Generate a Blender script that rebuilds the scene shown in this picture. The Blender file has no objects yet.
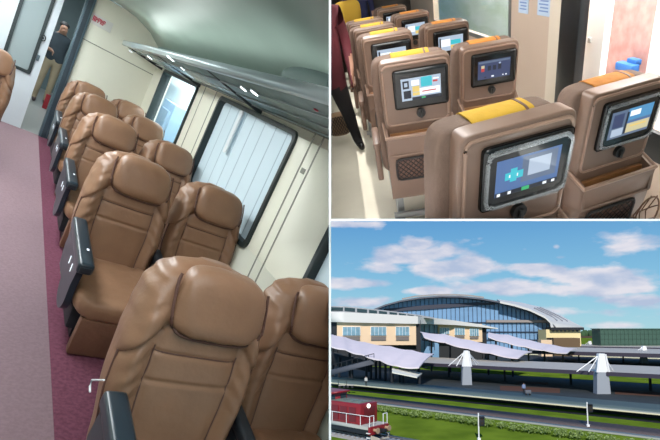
import bpy, bmesh, math, random
from mathutils import Matrix, Vector, Euler, noise
random.seed(7)
scene = bpy.context.scene
COL = scene.collection
PI = math.pi

# ------------------------------------------------------------------ camera
F, PX, PY = 480.0, 360.0, 285.0
H = 11.0                                   # camera height above the station ground
PITCH = math.atan((331 - PY) / F)
cam = bpy.data.cameras.new('camera')
cam.sensor_width = 36; cam.lens = F / 660 * 36
cam.shift_x = (330 - PX) / 660; cam.shift_y = (PY - 220) / 660
cam.clip_start = .05; cam.clip_end = 5000
co = bpy.data.objects.new('camera', cam); COL.objects.link(co)
MC = Matrix.Translation((0, 0, H)) @ Matrix.Rotation(PI / 2 + PITCH, 4, 'X')
co.matrix_world = MC
scene.camera = co


def rodr(w):
    v = Vector(w); return Matrix.Rotation(v.length, 4, v.normalized())


# every compartment has its own local frame: x across, y ahead, z up, the eye at its origin
M = {1: MC @ rodr((-1.1413965214341684, 0.7767467639276195, 0.18875860544237373)),
     2: MC @ rodr((-0.9820064303574327, -0.0804206908459716, 0.18321912193963882)),
     3: Matrix.Identity(4)}
EYE = Vector((0, 0, H))


def ray(px, py):
    return (MC.to_3x3() @ Vector(((px - PX) / F, -(py - PY) / F, -1)))


def hit(k, px, py, ax, v):
    d = M[k].to_3x3().inverted() @ ray(px, py)
    return d * (v / d[ax])


def W(px, py, d):                            # station: point seen at px,py at distance d ahead
    r = ray(px, py); return EYE + r * (d / r.y)


def G(px, py, z=0.0):                        # station: point on the level z
    r = ray(px, py); return EYE + r * ((z - H) / r.z)


# ------------------------------------------------------------------ materials
def lin(c):
    return tuple(((v / 255) / 12.92 if v / 255 <= .04045 else ((v / 255 + .055) / 1.055) ** 2.4) for v in c) + (1,)


def mat(name, rgb, rough=.5, metal=0, var=0, vscale=5, bump=0, bscale=30, spec=.5, rgb2=None, coat=0, stretch=None):
    m = bpy.data.materials.new(name); m.use_nodes = True
    nt = m.node_tree; b = nt.nodes['Principled BSDF']
    b.inputs['Base Color'].default_value = lin(rgb)
    b.inputs['Roughness'].default_value = rough; b.inputs['Metallic'].default_value = metal
    b.inputs['Specular IOR Level'].default_value = spec
    b.inputs['Coat Weight'].default_value = coat
    tc = nt.nodes.new('ShaderNodeTexCoord'); src = tc.outputs['Object']
    if stretch:
        mp = nt.nodes.new('ShaderNodeMapping'); mp.inputs['Scale'].default_value = stretch
        nt.links.new(src, mp.inputs['Vector']); src = mp.outputs['Vector']
    if var or rgb2:
        n = nt.nodes.new('ShaderNodeTexNoise'); n.inputs['Scale'].default_value = vscale; n.inputs['Detail'].default_value = 4
        nt.links.new(src, n.inputs['Vector'])
        r = nt.nodes.new('ShaderNodeValToRGB')
        c1 = lin(rgb); c2 = lin(rgb2) if rgb2 else tuple(x * (1 - var) for x in c1[:3]) + (1,)
        r.color_ramp.elements[0].position = .35; r.color_ramp.elements[1].position = .65
        r.color_ramp.elements[0].color = c2; r.color_ramp.elements[1].color = c1
        nt.links.new(n.outputs['Fac'], r.inputs['Fac']); nt.links.new(r.outputs['Color'], b.inputs['Base Color'])
    if bump:
        n = nt.nodes.new('ShaderNodeTexNoise'); n.inputs['Scale'].default_value = bscale; n.inputs['Detail'].default_value = 5
        nt.links.new(src, n.inputs['Vector'])
        bp = nt.nodes.new('ShaderNodeBump'); bp.inputs['Strength'].default_value = bump; bp.inputs['Distance'].default_value = .02
        nt.links.new(n.outputs['Fac'], bp.inputs['Height']); nt.links.new(bp.outputs['Normal'], b.inputs['Normal'])
    return m


def emit(name, rgb, s=1.0):
    m = bpy.data.materials.new(name); m.use_nodes = True
    nt = m.node_tree; b = nt.nodes['Principled BSDF']
    b.inputs['Base Color'].default_value = (0, 0, 0, 1)
    b.inputs['Emission Color'].default_value = lin(rgb); b.inputs['Emission Strength'].default_value = s
    return m


def glass(name, rgb, alpha=.25, rough=.05):
    """thin pane: part clear, part glossy"""
    m = bpy.data.materials.new(name); m.use_nodes = True
    nt = m.node_tree; nt.nodes.clear()
    o = nt.nodes.new('ShaderNodeOutputMaterial'); t = nt.nodes.new('ShaderNodeBsdfTransparent')
    g = nt.nodes.new('ShaderNodeBsdfPrincipled'); g.inputs['Base Color'].default_value = lin(rgb); g.inputs['Roughness'].default_value = rough
    mx = nt.nodes.new('ShaderNodeMixShader'); mx.inputs[0].default_value = alpha
    nt.links.new(t.outputs[0], mx.inputs[1]); nt.links.new(g.outputs[0], mx.inputs[2]); nt.links.new(mx.outputs[0], o.inputs[0])
    return m


# ------------------------------------------------------------------ mesh builder
class MB:
    def __init__(self):
        self.bm = bmesh.new()

    def _add(self, t, mi=0, M4=None):
        if M4 is not None: bmesh.ops.transform(t, matrix=M4, verts=t.verts)
        for f in t.faces: f.material_index = mi
        me = bpy.data.meshes.new('tmp'); t.to_mesh(me); t.free()
        self.bm.from_mesh(me); bpy.data.meshes.remove(me)
        return self

    def box(self, c, s, rot=(0, 0, 0), bev=0, mi=0, seg=2):
        t = bmesh.new(); bmesh.ops.create_cube(t, size=1)
        bmesh.ops.scale(t, vec=s, verts=t.verts)
        if bev: bmesh.ops.bevel(t, geom=t.edges[:], offset=bev, segments=seg, profile=.6, affect='EDGES')
        return self._add(t, mi, Matrix.Translation(c) @ Euler(rot).to_matrix().to_4x4())

    def bb(self, x0, x1, y0, y1, z0, z1, bev=0, mi=0):
        return self.box(((x0 + x1) / 2, (y0 + y1) / 2, (z0 + z1) / 2), (abs(x1 - x0), abs(y1 - y0), abs(z1 - z0)), bev=bev, mi=mi)

    def tube(self, pts, r, seg=8, mi=0, closed=False):
        pts = [Vector(p) for p in pts]; t = bmesh.new(); rings = []
        n = len(pts)
        for i, p in enumerate(pts):
            if closed: d = pts[(i + 1) % n] - pts[i - 1]
            else: d = pts[min(i + 1, n - 1)] - pts[max(i - 1, 0)]
            d.normalize()
            a = d.cross(Vector((0, 0, 1)))
            if a.length < .05: a = d.cross(Vector((1, 0, 0)))
            a.normalize(); b = d.cross(a)
            rr = r[i] if isinstance(r, (list, tuple)) else r
            rings.append([t.verts.new(p + (a * math.cos(2 * PI * k / seg) + b * math.sin(2 * PI * k / seg)) * rr) for k in range(seg)])
        m = n if closed else n - 1
        for i in range(m):
            A, B = rings[i], rings[(i + 1) % n]
            for k in range(seg):
                t.faces.new((A[k], A[(k + 1) % seg], B[(k + 1) % seg], B[k]))
        if not closed:
            t.faces.new(rings[0][::-1]); t.faces.new(rings[-1])
        bmesh.ops.recalc_face_normals(t, faces=t.faces)
        return self._add(t, mi)

    def loft(self, rings, mi=0, caps=True, closed=True):
        t = bmesh.new(); R = [[t.verts.new(p) for p in r] for r in rings]
        n = len(R[0])
        for A, B in zip(R, R[1:]):
            for k in range(n if closed else n - 1):
                try: t.faces.new((A[k], A[(k + 1) % n], B[(k + 1) % n], B[k]))
                except ValueError: pass
        if caps and closed: t.faces.new(R[0][::-1]); t.faces.new(R[-1])
        bmesh.ops.recalc_face_normals(t, faces=t.faces)
        return self._add(t, mi)

    def slab(self, A, B, th):
        """two matching point rows joined as a sheet of thickness th (vector)"""
        th = Vector(th)
        return self.loft([[Vector(a), Vector(b), Vector(b) + th, Vector(a) + th] for a, b in zip(A, B)])

    def prism(self, poly, ax, a, b, mi=0):
        """poly: 2D points in the other two axes (in order), extruded along axis ax from a to b"""
        def P(p, v):
            q = [p[0], p[1]]; q.insert(ax, v); return q
        return self.loft([[P(p, a) for p in poly], [P(p, b) for p in poly]], mi)

    def extr(self, pts, vec, mi=0):
        vec = Vector(vec); pts = [Vector(p) for p in pts]
        return self.loft([pts, [p + vec for p in pts]], mi)

    def sq(self, c, r, e1=.6, e2=.6, nu=24, nv=14, mi=0, rot=(0, 0, 0), fn=None):
        """superellipsoid; z is the pole axis"""
        def p(v, e): return math.copysign(abs(v) ** e, v)
        rings = []
        for j in range(1, nv):
            ph = -PI / 2 + PI * j / nv; ring = []
            for i in range(nu):
                th = 2 * PI * i / nu
                v = Vector((r[0] * p(math.cos(ph), e1) * p(math.cos(th), e2), r[1] * p(math.cos(ph), e1) * p(math.sin(th), e2), r[2] * p(math.sin(ph), e1)))
                if fn: v = fn(v)
                ring.append(v)
            rings.append(ring)
        X = Matrix.Translation(c) @ Euler(rot).to_matrix().to_4x4()
        return self.loft([[X @ v for v in ring] for ring in rings], mi)

    def build(self, name, mats, parent=None, smooth=True, ang=40):
        me = bpy.data.meshes.new(name); self.bm.to_mesh(me); self.bm.free()
        for m in (mats if isinstance(mats, (list, tuple)) else [mats]): me.materials.append(m)
        if smooth and me.polygons:
            me.shade_smooth()
            me.set_sharp_from_angle(angle=math.radians(ang))
        o = bpy.data.objects.new(name, me); COL.objects.link(o)
        if parent: o.parent = parent
        return o


ROOTS = []


def reg(o, k, label=None, cat=None, group=None, kind=None):
    if label: o['label'] = label
    if cat: o['category'] = cat
    if group: o['group'] = group
    if kind: o['kind'] = kind
    ROOTS.append((o, k)); return o


def thing(name, k, label, cat, loc=(0, 0, 0), rz=0, group=None):
    o = bpy.data.objects.new(name, None); COL.objects.link(o)
    o.empty_display_size = .1
    o.location = loc; o.rotation_euler = (0, 0, rz)
    return reg(o, k, label, cat, group)


def struct(mb, name, m, k, **kw):
    return reg(mb.build(name, m, **kw), k, kind='structure')


def dup(root, k, loc, rz=0, label=None, group=None, scale=None):
    def cp(o, par):
        c = o.copy(); COL.objects.link(c)
        if par: c.parent = par
        for ch in [x for x in KIDS.get(o.name, [])]: cp(ch, c)
        return c
    global KIDS
    KIDS = {}
    for o in bpy.data.objects:
        if o.parent: KIDS.setdefault(o.parent.name, []).append(o)
    r = cp(root, None)
    r.location = loc; r.rotation_euler = (0, 0, rz)
    if scale: r.scale = scale
    if label: r['label'] = label
    if group: r['group'] = group
    ROOTS.append((r, k)); return r


def lamp(name, k, kind, loc, energy, color=(1, 1, 1), size=1, size_y=None, rot=(0, 0, 0), spread=None):
    l = bpy.data.lights.new(name, kind); l.energy = energy; l.color = color
    if kind == 'AREA':
        l.size = size
        if size_y: l.shape = 'RECTANGLE'; l.size_y = size_y
        if spread: l.spread = spread
    elif kind != 'SUN': l.shadow_soft_size = size
    o = bpy.data.objects.new(name, l); COL.objects.link(o); o.location = loc; o.rotation_euler = rot
    ROOTS.append((o, k)); return o


def human(name, k, label, joints, edges, colors, mats_, loc, hair=None, hairmat=None, group=None, rz=0):
    """one continuous body: joints {name: (x,y,z,radius)}; colors(point) -> material index"""
    root = thing(name, k, label, 'person', loc, rz, group)
    names = list(joints); me = bpy.data.meshes.new('body')
    me.from_pydata([joints[n][:3] for n in names], [(names.index(a), names.index(b)) for a, b in edges], [])
    o = bpy.data.objects.new('body', me); COL.objects.link(o)
    o.modifiers.new('s', 'SKIN')
    for i, n in enumerate(names):
        r = joints[n][3]; r = r if isinstance(r, tuple) else (r, r)
        me.skin_vertices[0].data[i].radius = r
        me.skin_vertices[0].data[i].use_root = (n == 'pelvis')
    s = o.modifiers.new('u', 'SUBSURF'); s.levels = 2; s.render_levels = 2
    dg = bpy.context.evaluated_depsgraph_get()
    me2 = bpy.data.meshes.new_from_object(o.evaluated_get(dg)); me2.name = 'body'
    o.modifiers.clear(); o.data = me2
    me2.materials.clear()
    for m in mats_: me2.materials.append(m)
    for p in me2.polygons: p.material_index = colors(p.center); p.use_smooth = True
    o.parent = root
    if hair:
        mb = MB()
        for c, r in hair: mb.sq(c, r, 1, 1, 16, 10)
        mb.build('hair', hairmat, root)
    return root


def body_joints(h=1.7, legs=None, arms=None, bulk=1.0):
    s = h / 1.7
    J = {'pelvis': (0, 0, .94, (.16, .12)), 'spine': (0, 0, 1.14, (.15, .11)), 'chest': (0, 0, 1.34, (.18, .12)), 'neck': (0, 0, 1.47, (.055, .055)),
         'chin': (0, -.015, 1.54, (.065, .075)), 'brow': (0, -.02, 1.61, (.08, .095)), 'crown': (0, -.005, 1.67, (.06, .07)), 'nose': (0, -.115, 1.57, (.014, .014))}
    E_ = [('pelvis', 'spine'), ('spine', 'chest'), ('chest', 'neck'), ('neck', 'chin'), ('chin', 'brow'), ('brow', 'crown'), ('chin', 'nose')]
    for q, sx in (('l', -1), ('r', 1)):
        L = (legs or {}).get(q) or [(.09, 0, .86), (.1, -.01, .48), (.1, .02, .08), (.1, -.13, .035)]
        A = (arms or {}).get(q) or [(.19, 0, 1.4), (.25, .02, 1.13), (.25, -.07, .9), (.25, -.1, .82)]
        for nm, p, r in zip(('hip', 'knee', 'ankle', 'toe'), L, ((.1, .1), (.065, .065), (.043, .045), (.04, .03))):
            J[nm + q] = (p[0] * sx, p[1], p[2], r)
        for nm, p, r in zip(('shoulder', 'elbow', 'wrist', 'palm'), A, ((.065, .065), (.048, .048), (.03, .035), (.022, .04))):
            J[nm + q] = (p[0] * sx, p[1], p[2], r)
        E_ += [('pelvis', 'hip' + q), ('hip' + q, 'knee' + q), ('knee' + q, 'ankle' + q), ('ankle' + q, 'toe' + q),
               ('chest', 'shoulder' + q), ('shoulder' + q, 'elbow' + q), ('elbow' + q, 'wrist' + q), ('wrist' + q, 'palm' + q)]
        px, py, pz = J['palm' + q][:3]
        for i, (dy, l) in enumerate(((-.03, .065), (-.01, .075), (.01, .07), (.03, .055))):
            J['knuckle%d%s' % (i, q)] = (px, py + dy, pz - .03, (.009, .009))
            J['tip%d%s' % (i, q)] = (px - .012 * sx, py + dy * 1.1 - .01, pz - .03 - l, (.007, .007))
            E_ += [('palm' + q, 'knuckle%d%s' % (i, q)), ('knuckle%d%s' % (i, q), 'tip%d%s' % (i, q))]
        J['thumb' + q] = (px - .01 * sx, py - .05, pz - .02, (.01, .01)); J['thumbtip' + q] = (px - .015 * sx, py - .065, pz - .055, (.008, .008))
        E_ += [('wrist' + q, 'thumb' + q), ('thumb' + q, 'thumbtip' + q)]
    J = {n: (p[0] * s, p[1] * s, p[2] * s, tuple(x * s * bulk for x in p[3])) for n, p in J.items()}
    return J, E_


# ================================================================== COMPARTMENT 1: carriage with tan leather seats
leather = mat('tan_leather', (142, 107, 82), .40, var=.12, vscale=6, bump=.25, bscale=14, spec=.45)
leather_d = mat('tan_leather_side', (122, 88, 68), .5, var=.15, vscale=8, bump=.2, bscale=30)
piping = mat('dark_piping', (88, 58, 48), .6)
armblue = mat('dark_blue_grey_plastic', (30, 46, 56), .32, spec=.6)
armdark = mat('dark_grey_plastic', (34, 40, 46), .5)
ledwhite = emit('led_white', (235, 245, 255), 1.5)
creamwall = mat('cream_wall_panel', (236, 236, 220), .4, var=.04, vscale=2)
seam_m = mat('panel_seam', (140, 142, 130), .6)
ceil_m = mat('grey_green_ceiling', (168, 186, 176), .35, var=.08, vscale=1.5)
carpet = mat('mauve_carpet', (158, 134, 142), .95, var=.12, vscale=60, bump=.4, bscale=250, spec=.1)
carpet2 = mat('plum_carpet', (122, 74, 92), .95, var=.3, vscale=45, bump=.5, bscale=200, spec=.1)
rubber = mat('black_rubber', (38, 50, 52), .5)
door_m = mat('white_door', (205, 215, 222), .4, var=.05, vscale=3)
jamb_m = mat('blue_grey_jamb', (84, 104, 114), .35, metal=.3)
steel = mat('steel', (170, 175, 178), .3, metal=.9)
cz = -1.71
WX = 1.75


def superring(w, d, h, yc, e=3.2, n=96, front=None):
    r = []
    for i in range(n):
        t = 2 * PI * i / n; c, s = math.cos(t), math.sin(t)
        x = w * math.copysign(abs(c) ** (2 / e), c); y = d * math.copysign(abs(s) ** (2 / e), s)
        if s < 0 and front: y += front(x, w)
        r.append(Vector((x, yc + y, h)))
    return r


def interp(tab, v):
    for (a, fa), (b, fb) in zip(tab, tab[1:]):
        if v <= b:
            u = (v - a) / (b - a); u = max(0, u); u = u * u * (3 - 2 * u)
            return fa + (fb - fa) * u
    return tab[-1][1]


BW = [(.38, .235), (.55, .25), (.75, .268), (.9, .262), (.98, .25), (1.06, .235), (1.11, .205), (1.15, .155), (1.18, .06)]
BD = [(.38, .06), (.5, .08), (.9, .11), (1.03, .13), (1.12, .11), (1.18, .03)]


def byc(h): return .16 + (h - .4) * .30      # recline: backrest centre line


def bfront(x, h):                            # y of the front skin
    w = interp(BW, h); d = interp(BD, h)
    ax = min(1, abs(x) / w)
    y = -d * (1 - ax ** 3.2) ** (1 / 3.2)
    return byc(h) + y + bol(x, w, h)


def bol(x, w, h):
    ax = abs(x) / max(w, .01); k = interp([(.4, 0), (.55, 1), (.95, 1), (1.1, .25), (1.18, 0)], h)
    up = .75 if h < .93 else .75 - (h - .93) * 1.2
    y = -.045 * k * math.exp(-((ax - .84) / .16) ** 2)
    y += .012 * k * math.exp(-((ax - .60) / .05) ** 2)
    if .7 < h < 1.05:                        # creases in the wings
        y += .0035 * math.sin(h * 95 + ax * 22 + (1 if x > 0 else 0)) * math.exp(-((ax - .8) / .2) ** 2)
    hc = .845 + (.97 - ax) * .30                      # fold between shoulder dome and side bolster
    y += .016 * math.exp(-((h - hc) / .011) ** 2) * (1 if ax > .5 else math.exp(-((ax - .5) / .06) ** 2))
    y -= .012 * math.exp(-((h - hc - .05) / .035) ** 2) * (1 if ax > .5 else 0)
    for hh in (.78, .88): y += .008 * math.exp(-((h - hh) / .008) ** 2) * (1 if ax < .62 else 0)
    return y


def tall(mb):
    bmesh.ops.transform(mb.bm, matrix=Matrix.Translation((0, 0, 1.13)) @ Matrix.Diagonal((1.09, 1.05, 1.14, 1)) @ Matrix.Translation((0, 0, -1.18)), verts=mb.bm.verts)
    return mb


def backrest_mesh():
    rings = []; hs = [.38 + .8 * i / 130 for i in range(131)]
    for h in hs:
        w, d = interp(BW, h), interp(BD, h)
        rings.append(superring(w, d, h, byc(h), front=lambda x, ww, h=h: bol(x, ww, h)))
    mb = MB(); mb.loft(rings); return tall(mb)


def make_leather_seat(label, group):
    t = thing('train_seat', 1, label, 'seat', (0, 0, 0), 0, group)
    backrest_mesh().build('backrest', leather, t, ang=80)
    # head pillow
    mb = MB()
    def pf(v):
        v = v.copy(); v.x *= 1 - .25 * (v.z / .125) * .4
        v.y += .01 * math.sin(v.x * 60 + v.z * 25) * .35 + v.z * .3 + .25 * v.x * v.x
        return v
    mb.sq((.03, byc(1.06) - .10, 1.07), (.175, .075, .118), .6, .5, 40, 24, fn=pf)
    p = tall(mb).build('head_pillow', leather, t, ang=80)
    mb = MB(); pts = []
    for i in range(25):
        a = PI * (-.12 + 1.24 * i / 24); x = -.182 * math.copysign(abs(math.cos(a)) ** .5, math.cos(a)); sn = math.sin(a); z = 1.075 - .128 * math.copysign(abs(sn) ** .6, sn)
        pts.append((x + .03, min(bfront(x * .9, z) - .014, byc(1.06) - .10 + (z - 1.07) * .3 + .25 * x * x - .01), z))
    mb.tube(pts, .0055, 6); tall(mb).build('pillow_piping', piping, p)
    # seams on the backrest
    mb = MB()
    for s in (-1, 1):
        mb.tube([(s * interp(BW, h) * .6, bfront(s * interp(BW, h) * .6, h) - .002, h) for h in [.45 + .03 * i for i in range(16)]], .0035, 5)
        mb.tube([(s * (interp(BW, h) - .004), byc(h) - interp(BD, h) * .45 + .3 * bol(interp(BW, h) * .9, interp(BW, h), h), h) for h in [.45 + .02 * i for i in range(21)]], .005, 5)
        mb.tube([(s * interp(BW, hh) * ax, bfront(s * interp(BW, hh) * ax, hh) + .002, hh) for ax, hh in [(.96 - .046 * i, .848 + .0138 * i) for i in range(10)]], .003, 5)
    for h in (.88,):
        mb.tube([(x, bfront(x, h) - .001, h) for x in [-.155 + .031 * i for i in range(11)]], .0035, 5)
    tall(mb).build('seam', piping, t)
    # cushion
    mb = MB()
    def cf(v):
        v = v.copy(); v.z += .025 * min(1, (abs(v.x) / .23) ** 4) - .012 * math.exp(-((abs(v.x) - .15) / .012) ** 2); return v
    mb.sq((0, -.2, .33), (.25, .38, .08), .45, .3, 56, 18, fn=cf)
    mb.build('seat_cushion', leather, t, ang=80)
    mb = MB(); mb.box((.02, -.52, .15), (.43, .07, .27), (.16, 0, 0), .02); mb.build('leg_rest', leather_d, t)
    mb = MB(); mb.bb(-.22, .22, -.38, .2, .1, .27, .02); mb.bb(-.16, .16, -.3, .15, 0, .12)
    mb.build('base', armdark, t)
    return t


def arm_bm(L0, L1, top, drop, th):
    """armrest plate in the yz plane with a padded cap"""
    mb = MB(); pts = []
    y0, y1 = L0, L1; n = 10
    poly = [(y0, top), (y1, top), (y1 + .02, top - .12), (y1 - .05, top - drop * .7)]
    for i in range(n + 1):
        a = -PI * i / n * .5 - 0
        poly.append((y0 + .2 + .17 * math.cos(PI / 2 * i / n * 1.0), top - drop + .1 - .1 * math.sin(PI / 2 * i / n)))
    for i in range(n + 1):
        poly.append((y0 + .2 - .16 * math.sin(PI / 2 * i / n), top - drop + .12 - .12 * math.cos(PI / 2 * i / n)))
    poly.append((y0 + .04, top - drop * .4))
    mb.prism(poly, 0, -th / 2, th / 2)
    return mb


def add_aisle_arm(t, full=True):
    r = arm_bm(-.52, .12, .68, .34, .035).build('armrest', armblue, t); r.location = (-.272, .02, -.13)
    mb = MB(); mb.box((.012, -.21, .715), (.085, .70, .07), (.06, 0, 0), .022, seg=3); mb.build('arm_pad', armblue, r)
    mb = MB(); mb.box((.012, -.556, .69), (.06, .02, .035), (.06, 0, 0), .004)
    mb.build('end_cap', armdark, r)
    mb = MB(); mb.box((.014, -.42, .765), (.012, .02, .004), (.06, 0, 0)); mb.build('indicator_light', ledwhite, r)
    for y in (-.34, -.22):
        mb = MB(); mb.box((-.0195, y, .60), (.003, .008, .05)); mb.build('light_strip', ledwhite, r)
    return r


def add_mid_arm(t):
    mb = MB(); mb.box((.29, -.02, .50), (.065, .44, .06), (.1, 0, 0), .02, seg=3); mb.box((.29, .08, .4), (.04, .2, .2), (.1, 0, 0), .01)
    mb.build('armrest', armdark, t)


leftrow = [(.825, 1.43), (.84, 3.36), (.87, 5.08), (.88, 6.6), (.885, 7.9)]
rightrow = [(1.455, 1.60), (1.45, 3.42), (1.452, 5.05), (1.452, 6.6), (1.452, 8.0)]
lab_l = ['nearest tan leather train seat, widest in view, puffy head pillow, beside the aisle',
         'tan leather aisle seat second from the front, whole cushion and dark armrest showing',
         'tan leather aisle seat third from the front, behind the seat with the showing cushion',
         'tan leather aisle seat fourth from the front, second from the end wall',
         'farthest tan leather aisle seat, next to the cream end wall']
lab_r = ['tan leather window seat nearest to view, cut by the picture edge',
         'tan leather window seat below the large blind-covered window, second from the front',
         'tan leather window seat third from the front, between the two windows',
         'tan leather window seat fourth from the front, under the bright far window',
         'farthest tan leather window seat, near the wall corner at the carriage end']
st = make_leather_seat(lab_l[0], 'tan leather seats')
add_aisle_arm(st); st.location = (leftrow[0][0], leftrow[0][1], cz)
sr = make_leather_seat(lab_r[0], 'tan leather seats'); add_mid_arm(sr)
for o in sr.children:
    if o.name.startswith('armrest'): o.location.x = -.60
sr.location = (rightrow[0][0], rightrow[0][1], cz)
for i in range(1, 5):
    dup(st, 1, (leftrow[i][0], leftrow[i][1], cz), 0, lab_l[i])
    dup(sr, 1, (rightrow[i][0], rightrow[i][1], cz), 0, lab_r[i])
dup(sr, 1, (-.21, 6.9, cz), 0, 'tan leather seat across the aisle in front of the white door')

# shell
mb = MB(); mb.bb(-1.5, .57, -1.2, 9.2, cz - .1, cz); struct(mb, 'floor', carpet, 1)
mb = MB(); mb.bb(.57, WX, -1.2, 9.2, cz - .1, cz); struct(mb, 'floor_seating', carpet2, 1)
mb = MB(); mb.bb(-1.6, -1.5, -1.2, 9.2, cz, .62); struct(mb, 'wall_left', creamwall, 1)
mb = MB(); mb.bb(-1.6, 1.9, -1.3, -1.2, cz, .62); struct(mb, 'wall_behind', creamwall, 1)
# right wall with window openings
wins = [(6.48, 8.45), (3.52, 5.5), (.55, 2.52)]
wz0, wz1 = -.90, .07
mb = MB()
mb.bb(WX, WX + .12, -1.2, 9.2, cz, wz0); mb.bb(WX, WX + .12, -1.2, 9.2, wz1, .62)
ys = [-1.2] + [v for w in sorted(wins) for v in w] + [9.2]
for a, b in zip(ys[::2], ys[1::2]): mb.bb(WX, WX + .12, a, b, wz0, wz1)
struct(mb, 'wall_right', creamwall, 1)
mb = MB()
for y in (3.13, 3.27, 5.75, 6.2): mb.bb(WX - .004, WX, y - .008, y + .008, cz, .2)
mb.bb(WX - .006, WX, 3.17, 3.23, -.16, -.12)
struct(mb, 'trim_1', seam_m, 1)
# ceiling: flat, then coved down to the wall
prof = [(-1.5, .5), (-1.2, .6), (.9, .64), (1.25, .60), (1.5, .50), (1.68, .36), (1.75, .22)]
mb = MB(); mb.loft([[(x, y, z) for x, z in prof] + [(x, y, z + .06) for x, z in prof[::-1]] for y in (-1.2, 9.2)]); struct(mb, 'ceiling', ceil_m, 1)

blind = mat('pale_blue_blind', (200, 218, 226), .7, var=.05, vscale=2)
blind.node_tree.nodes['Principled BSDF'].inputs['Emission Color'].default_value = lin((190, 220, 235)); blind.node_tree.nodes['Principled BSDF'].inputs['Emission Strength'].default_value = .12  # faint emission stands in for daylight coming through the blind
blindline = mat('blind_fold', (170, 192, 204), .7)
sky_glow = emit('daylight_behind_glass', (200, 222, 228), .9)


def rrect(x, y0, y1, z0, z1, r, n=6):
    P = []
    for (cy, cz_, a0) in ((y1 - r, z1 - r, 0), (y0 + r, z1 - r, PI / 2), (y0 + r, z0 + r, PI), (y1 - r, z0 + r, 1.5 * PI)):
        for i in range(n + 1):
            a = a0 + PI / 2 * i / n; P.append((x, cy + r * math.cos(a), cz_ + r * math.sin(a)))
    return P


def frame_ring(x0, x1, y0, y1, z0, z1, w, r=.12):
    """rounded rubber frame standing proud of the wall"""
    mb = MB()
    a = rrect(x0, y0, y1, z0, z1, r); b = rrect(x0, y0 + w, y1 - w, z0 + w, z1 - w, r * .7)
    c = rrect(x1, y0 + w, y1 - w, z0 + w, z1 - w, r * .7); d = rrect(x1, y0, y1, z0, z1, r)
    t = [[A, B, C, D] for A, B, C, D in zip(a, b, c, d)]
    t.append(t[0]); mb.loft(t, caps=False); return mb


for i, (a, b) in enumerate(wins):
    f = frame_ring(WX - .025, WX + .1, a - .03, b + .03, wz0 - .03, wz1 + .03, .042, .08).build('window_%d' % (i + 1), rubber)
    reg(f, 1, kind='structure')
    if i != 0:
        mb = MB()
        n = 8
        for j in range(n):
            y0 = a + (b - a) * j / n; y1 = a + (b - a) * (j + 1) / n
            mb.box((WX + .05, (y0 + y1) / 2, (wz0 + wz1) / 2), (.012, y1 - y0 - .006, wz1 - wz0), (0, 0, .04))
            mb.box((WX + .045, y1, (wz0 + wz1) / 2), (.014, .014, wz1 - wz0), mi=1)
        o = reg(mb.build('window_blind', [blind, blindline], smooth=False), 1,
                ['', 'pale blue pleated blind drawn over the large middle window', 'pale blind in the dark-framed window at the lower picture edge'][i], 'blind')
        if i == 1:
            mb = MB(); mb.bb(WX + .005, WX + .02, b - .70, b - .62, wz1 - .46, wz1); reg(mb.build('window_sticker', mat('white_strip', (226, 236, 240), .5)), 1, 'white strip hanging on the pale blind of the middle window', 'strip')
    else:
        mb = MB(); mb.bb(WX + .05, WX + .06, a, b, wz0, wz1); struct(mb, 'window_4', glass('clear_glass', (190, 210, 215), .12), 1)
        mb = MB(); mb.bb(WX + .9, WX + .95, 5.2, 13.5, -1.6, 1.2); struct(mb, 'backdrop', mat('pale_platform_wall', (205, 222, 226), .8, var=.1, vscale=2), 1)
        mb = MB(); mb.bb(WX + .5, WX + .8, 9.2, 10.1, -1.6, -.35, .02); mb.bb(WX + .45, WX + .5, 9.3, 9.9, -.9, -.5)
        reg(mb.build('blue_cabinet', mat('blue_grey_box', (120, 148, 172), .6)), 1, 'blue-grey cabinet outside the bright far window', 'cabinet')
lamp('platform_daylight', 1, 'AREA', (WX + .3, 8.5, 1.0), 240, (.9, .97, 1), 1.0, 4, (0, .35, 0))

# end wall with doorway
ey = 9.2
mb = MB()
mb.bb(-1.5, -.55, ey, ey + .1, cz, .62); mb.bb(.70, WX, ey, ey + .1, cz, .62)
struct(mb, 'wall_end', creamwall, 1)
mb = MB(); mb.tube([hit(1, 80, 37, 1, ey - .004), hit(1, 155, 76, 1, ey - .004)], .007, 6); struct(mb, 'trim_2', seam_m, 1)
mb = MB(); mb.bb(.57, .69, ey - .05, ey + .12, cz, .62, .01); mb.bb(.60, .66, ey - .06, ey - .045, cz, .6, mi=1)
struct(mb, 'door_1', [jamb_m, mat('jamb_groove', (50, 64, 74), .4)], 1)
# sliding door leaf
mb = MB()
mb.bb(.22, .33, ey, ey + .05, cz, .62); mb.bb(-.55, -.11, ey, ey + .05, cz, .62); mb.bb(-.11, .22, ey, ey + .05, cz, -.86)
d = mb.build('door_2', door_m); reg(d, 1, kind='structure')
fr = frame_ring(ey - .02, ey + .06, -.14, .235, -.9, .75, .045, .03)
bmesh.ops.transform(fr.bm, matrix=Matrix(((0, 1, 0, 0), (1, 0, 0, 0), (0, 0, 1, 0), (0, 0, 0, 1))), verts=fr.bm.verts)
bmesh.ops.reverse_faces(fr.bm, faces=fr.bm.faces)
fr.build('door_window_frame', rubber, d)
vglass = glass('vestibule_glass', (130, 150, 155), .3)
mb = MB(); mb.bb(-.11, .22, ey + .02, ey + .03, -.86, .62); mb.build('pane', glass('door_glass', (176, 190, 192), .6), d)
p = hit(1, 43, 38, 1, ey - .02)
mb = MB(); mb.tube([(p.x + .032 * math.cos(a), ey - .02, p.z + .04 * math.sin(a)) for a in [2 * PI * i / 20 for i in range(20)]], .007, 6, closed=True); mb.bb(p.x - .012, p.x + .012, ey - .03, ey, p.z - .012, p.z + .012); mb.build('door_handle', armdark, d)
p = hit(1, 38, 58, 1, ey - .02)
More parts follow.
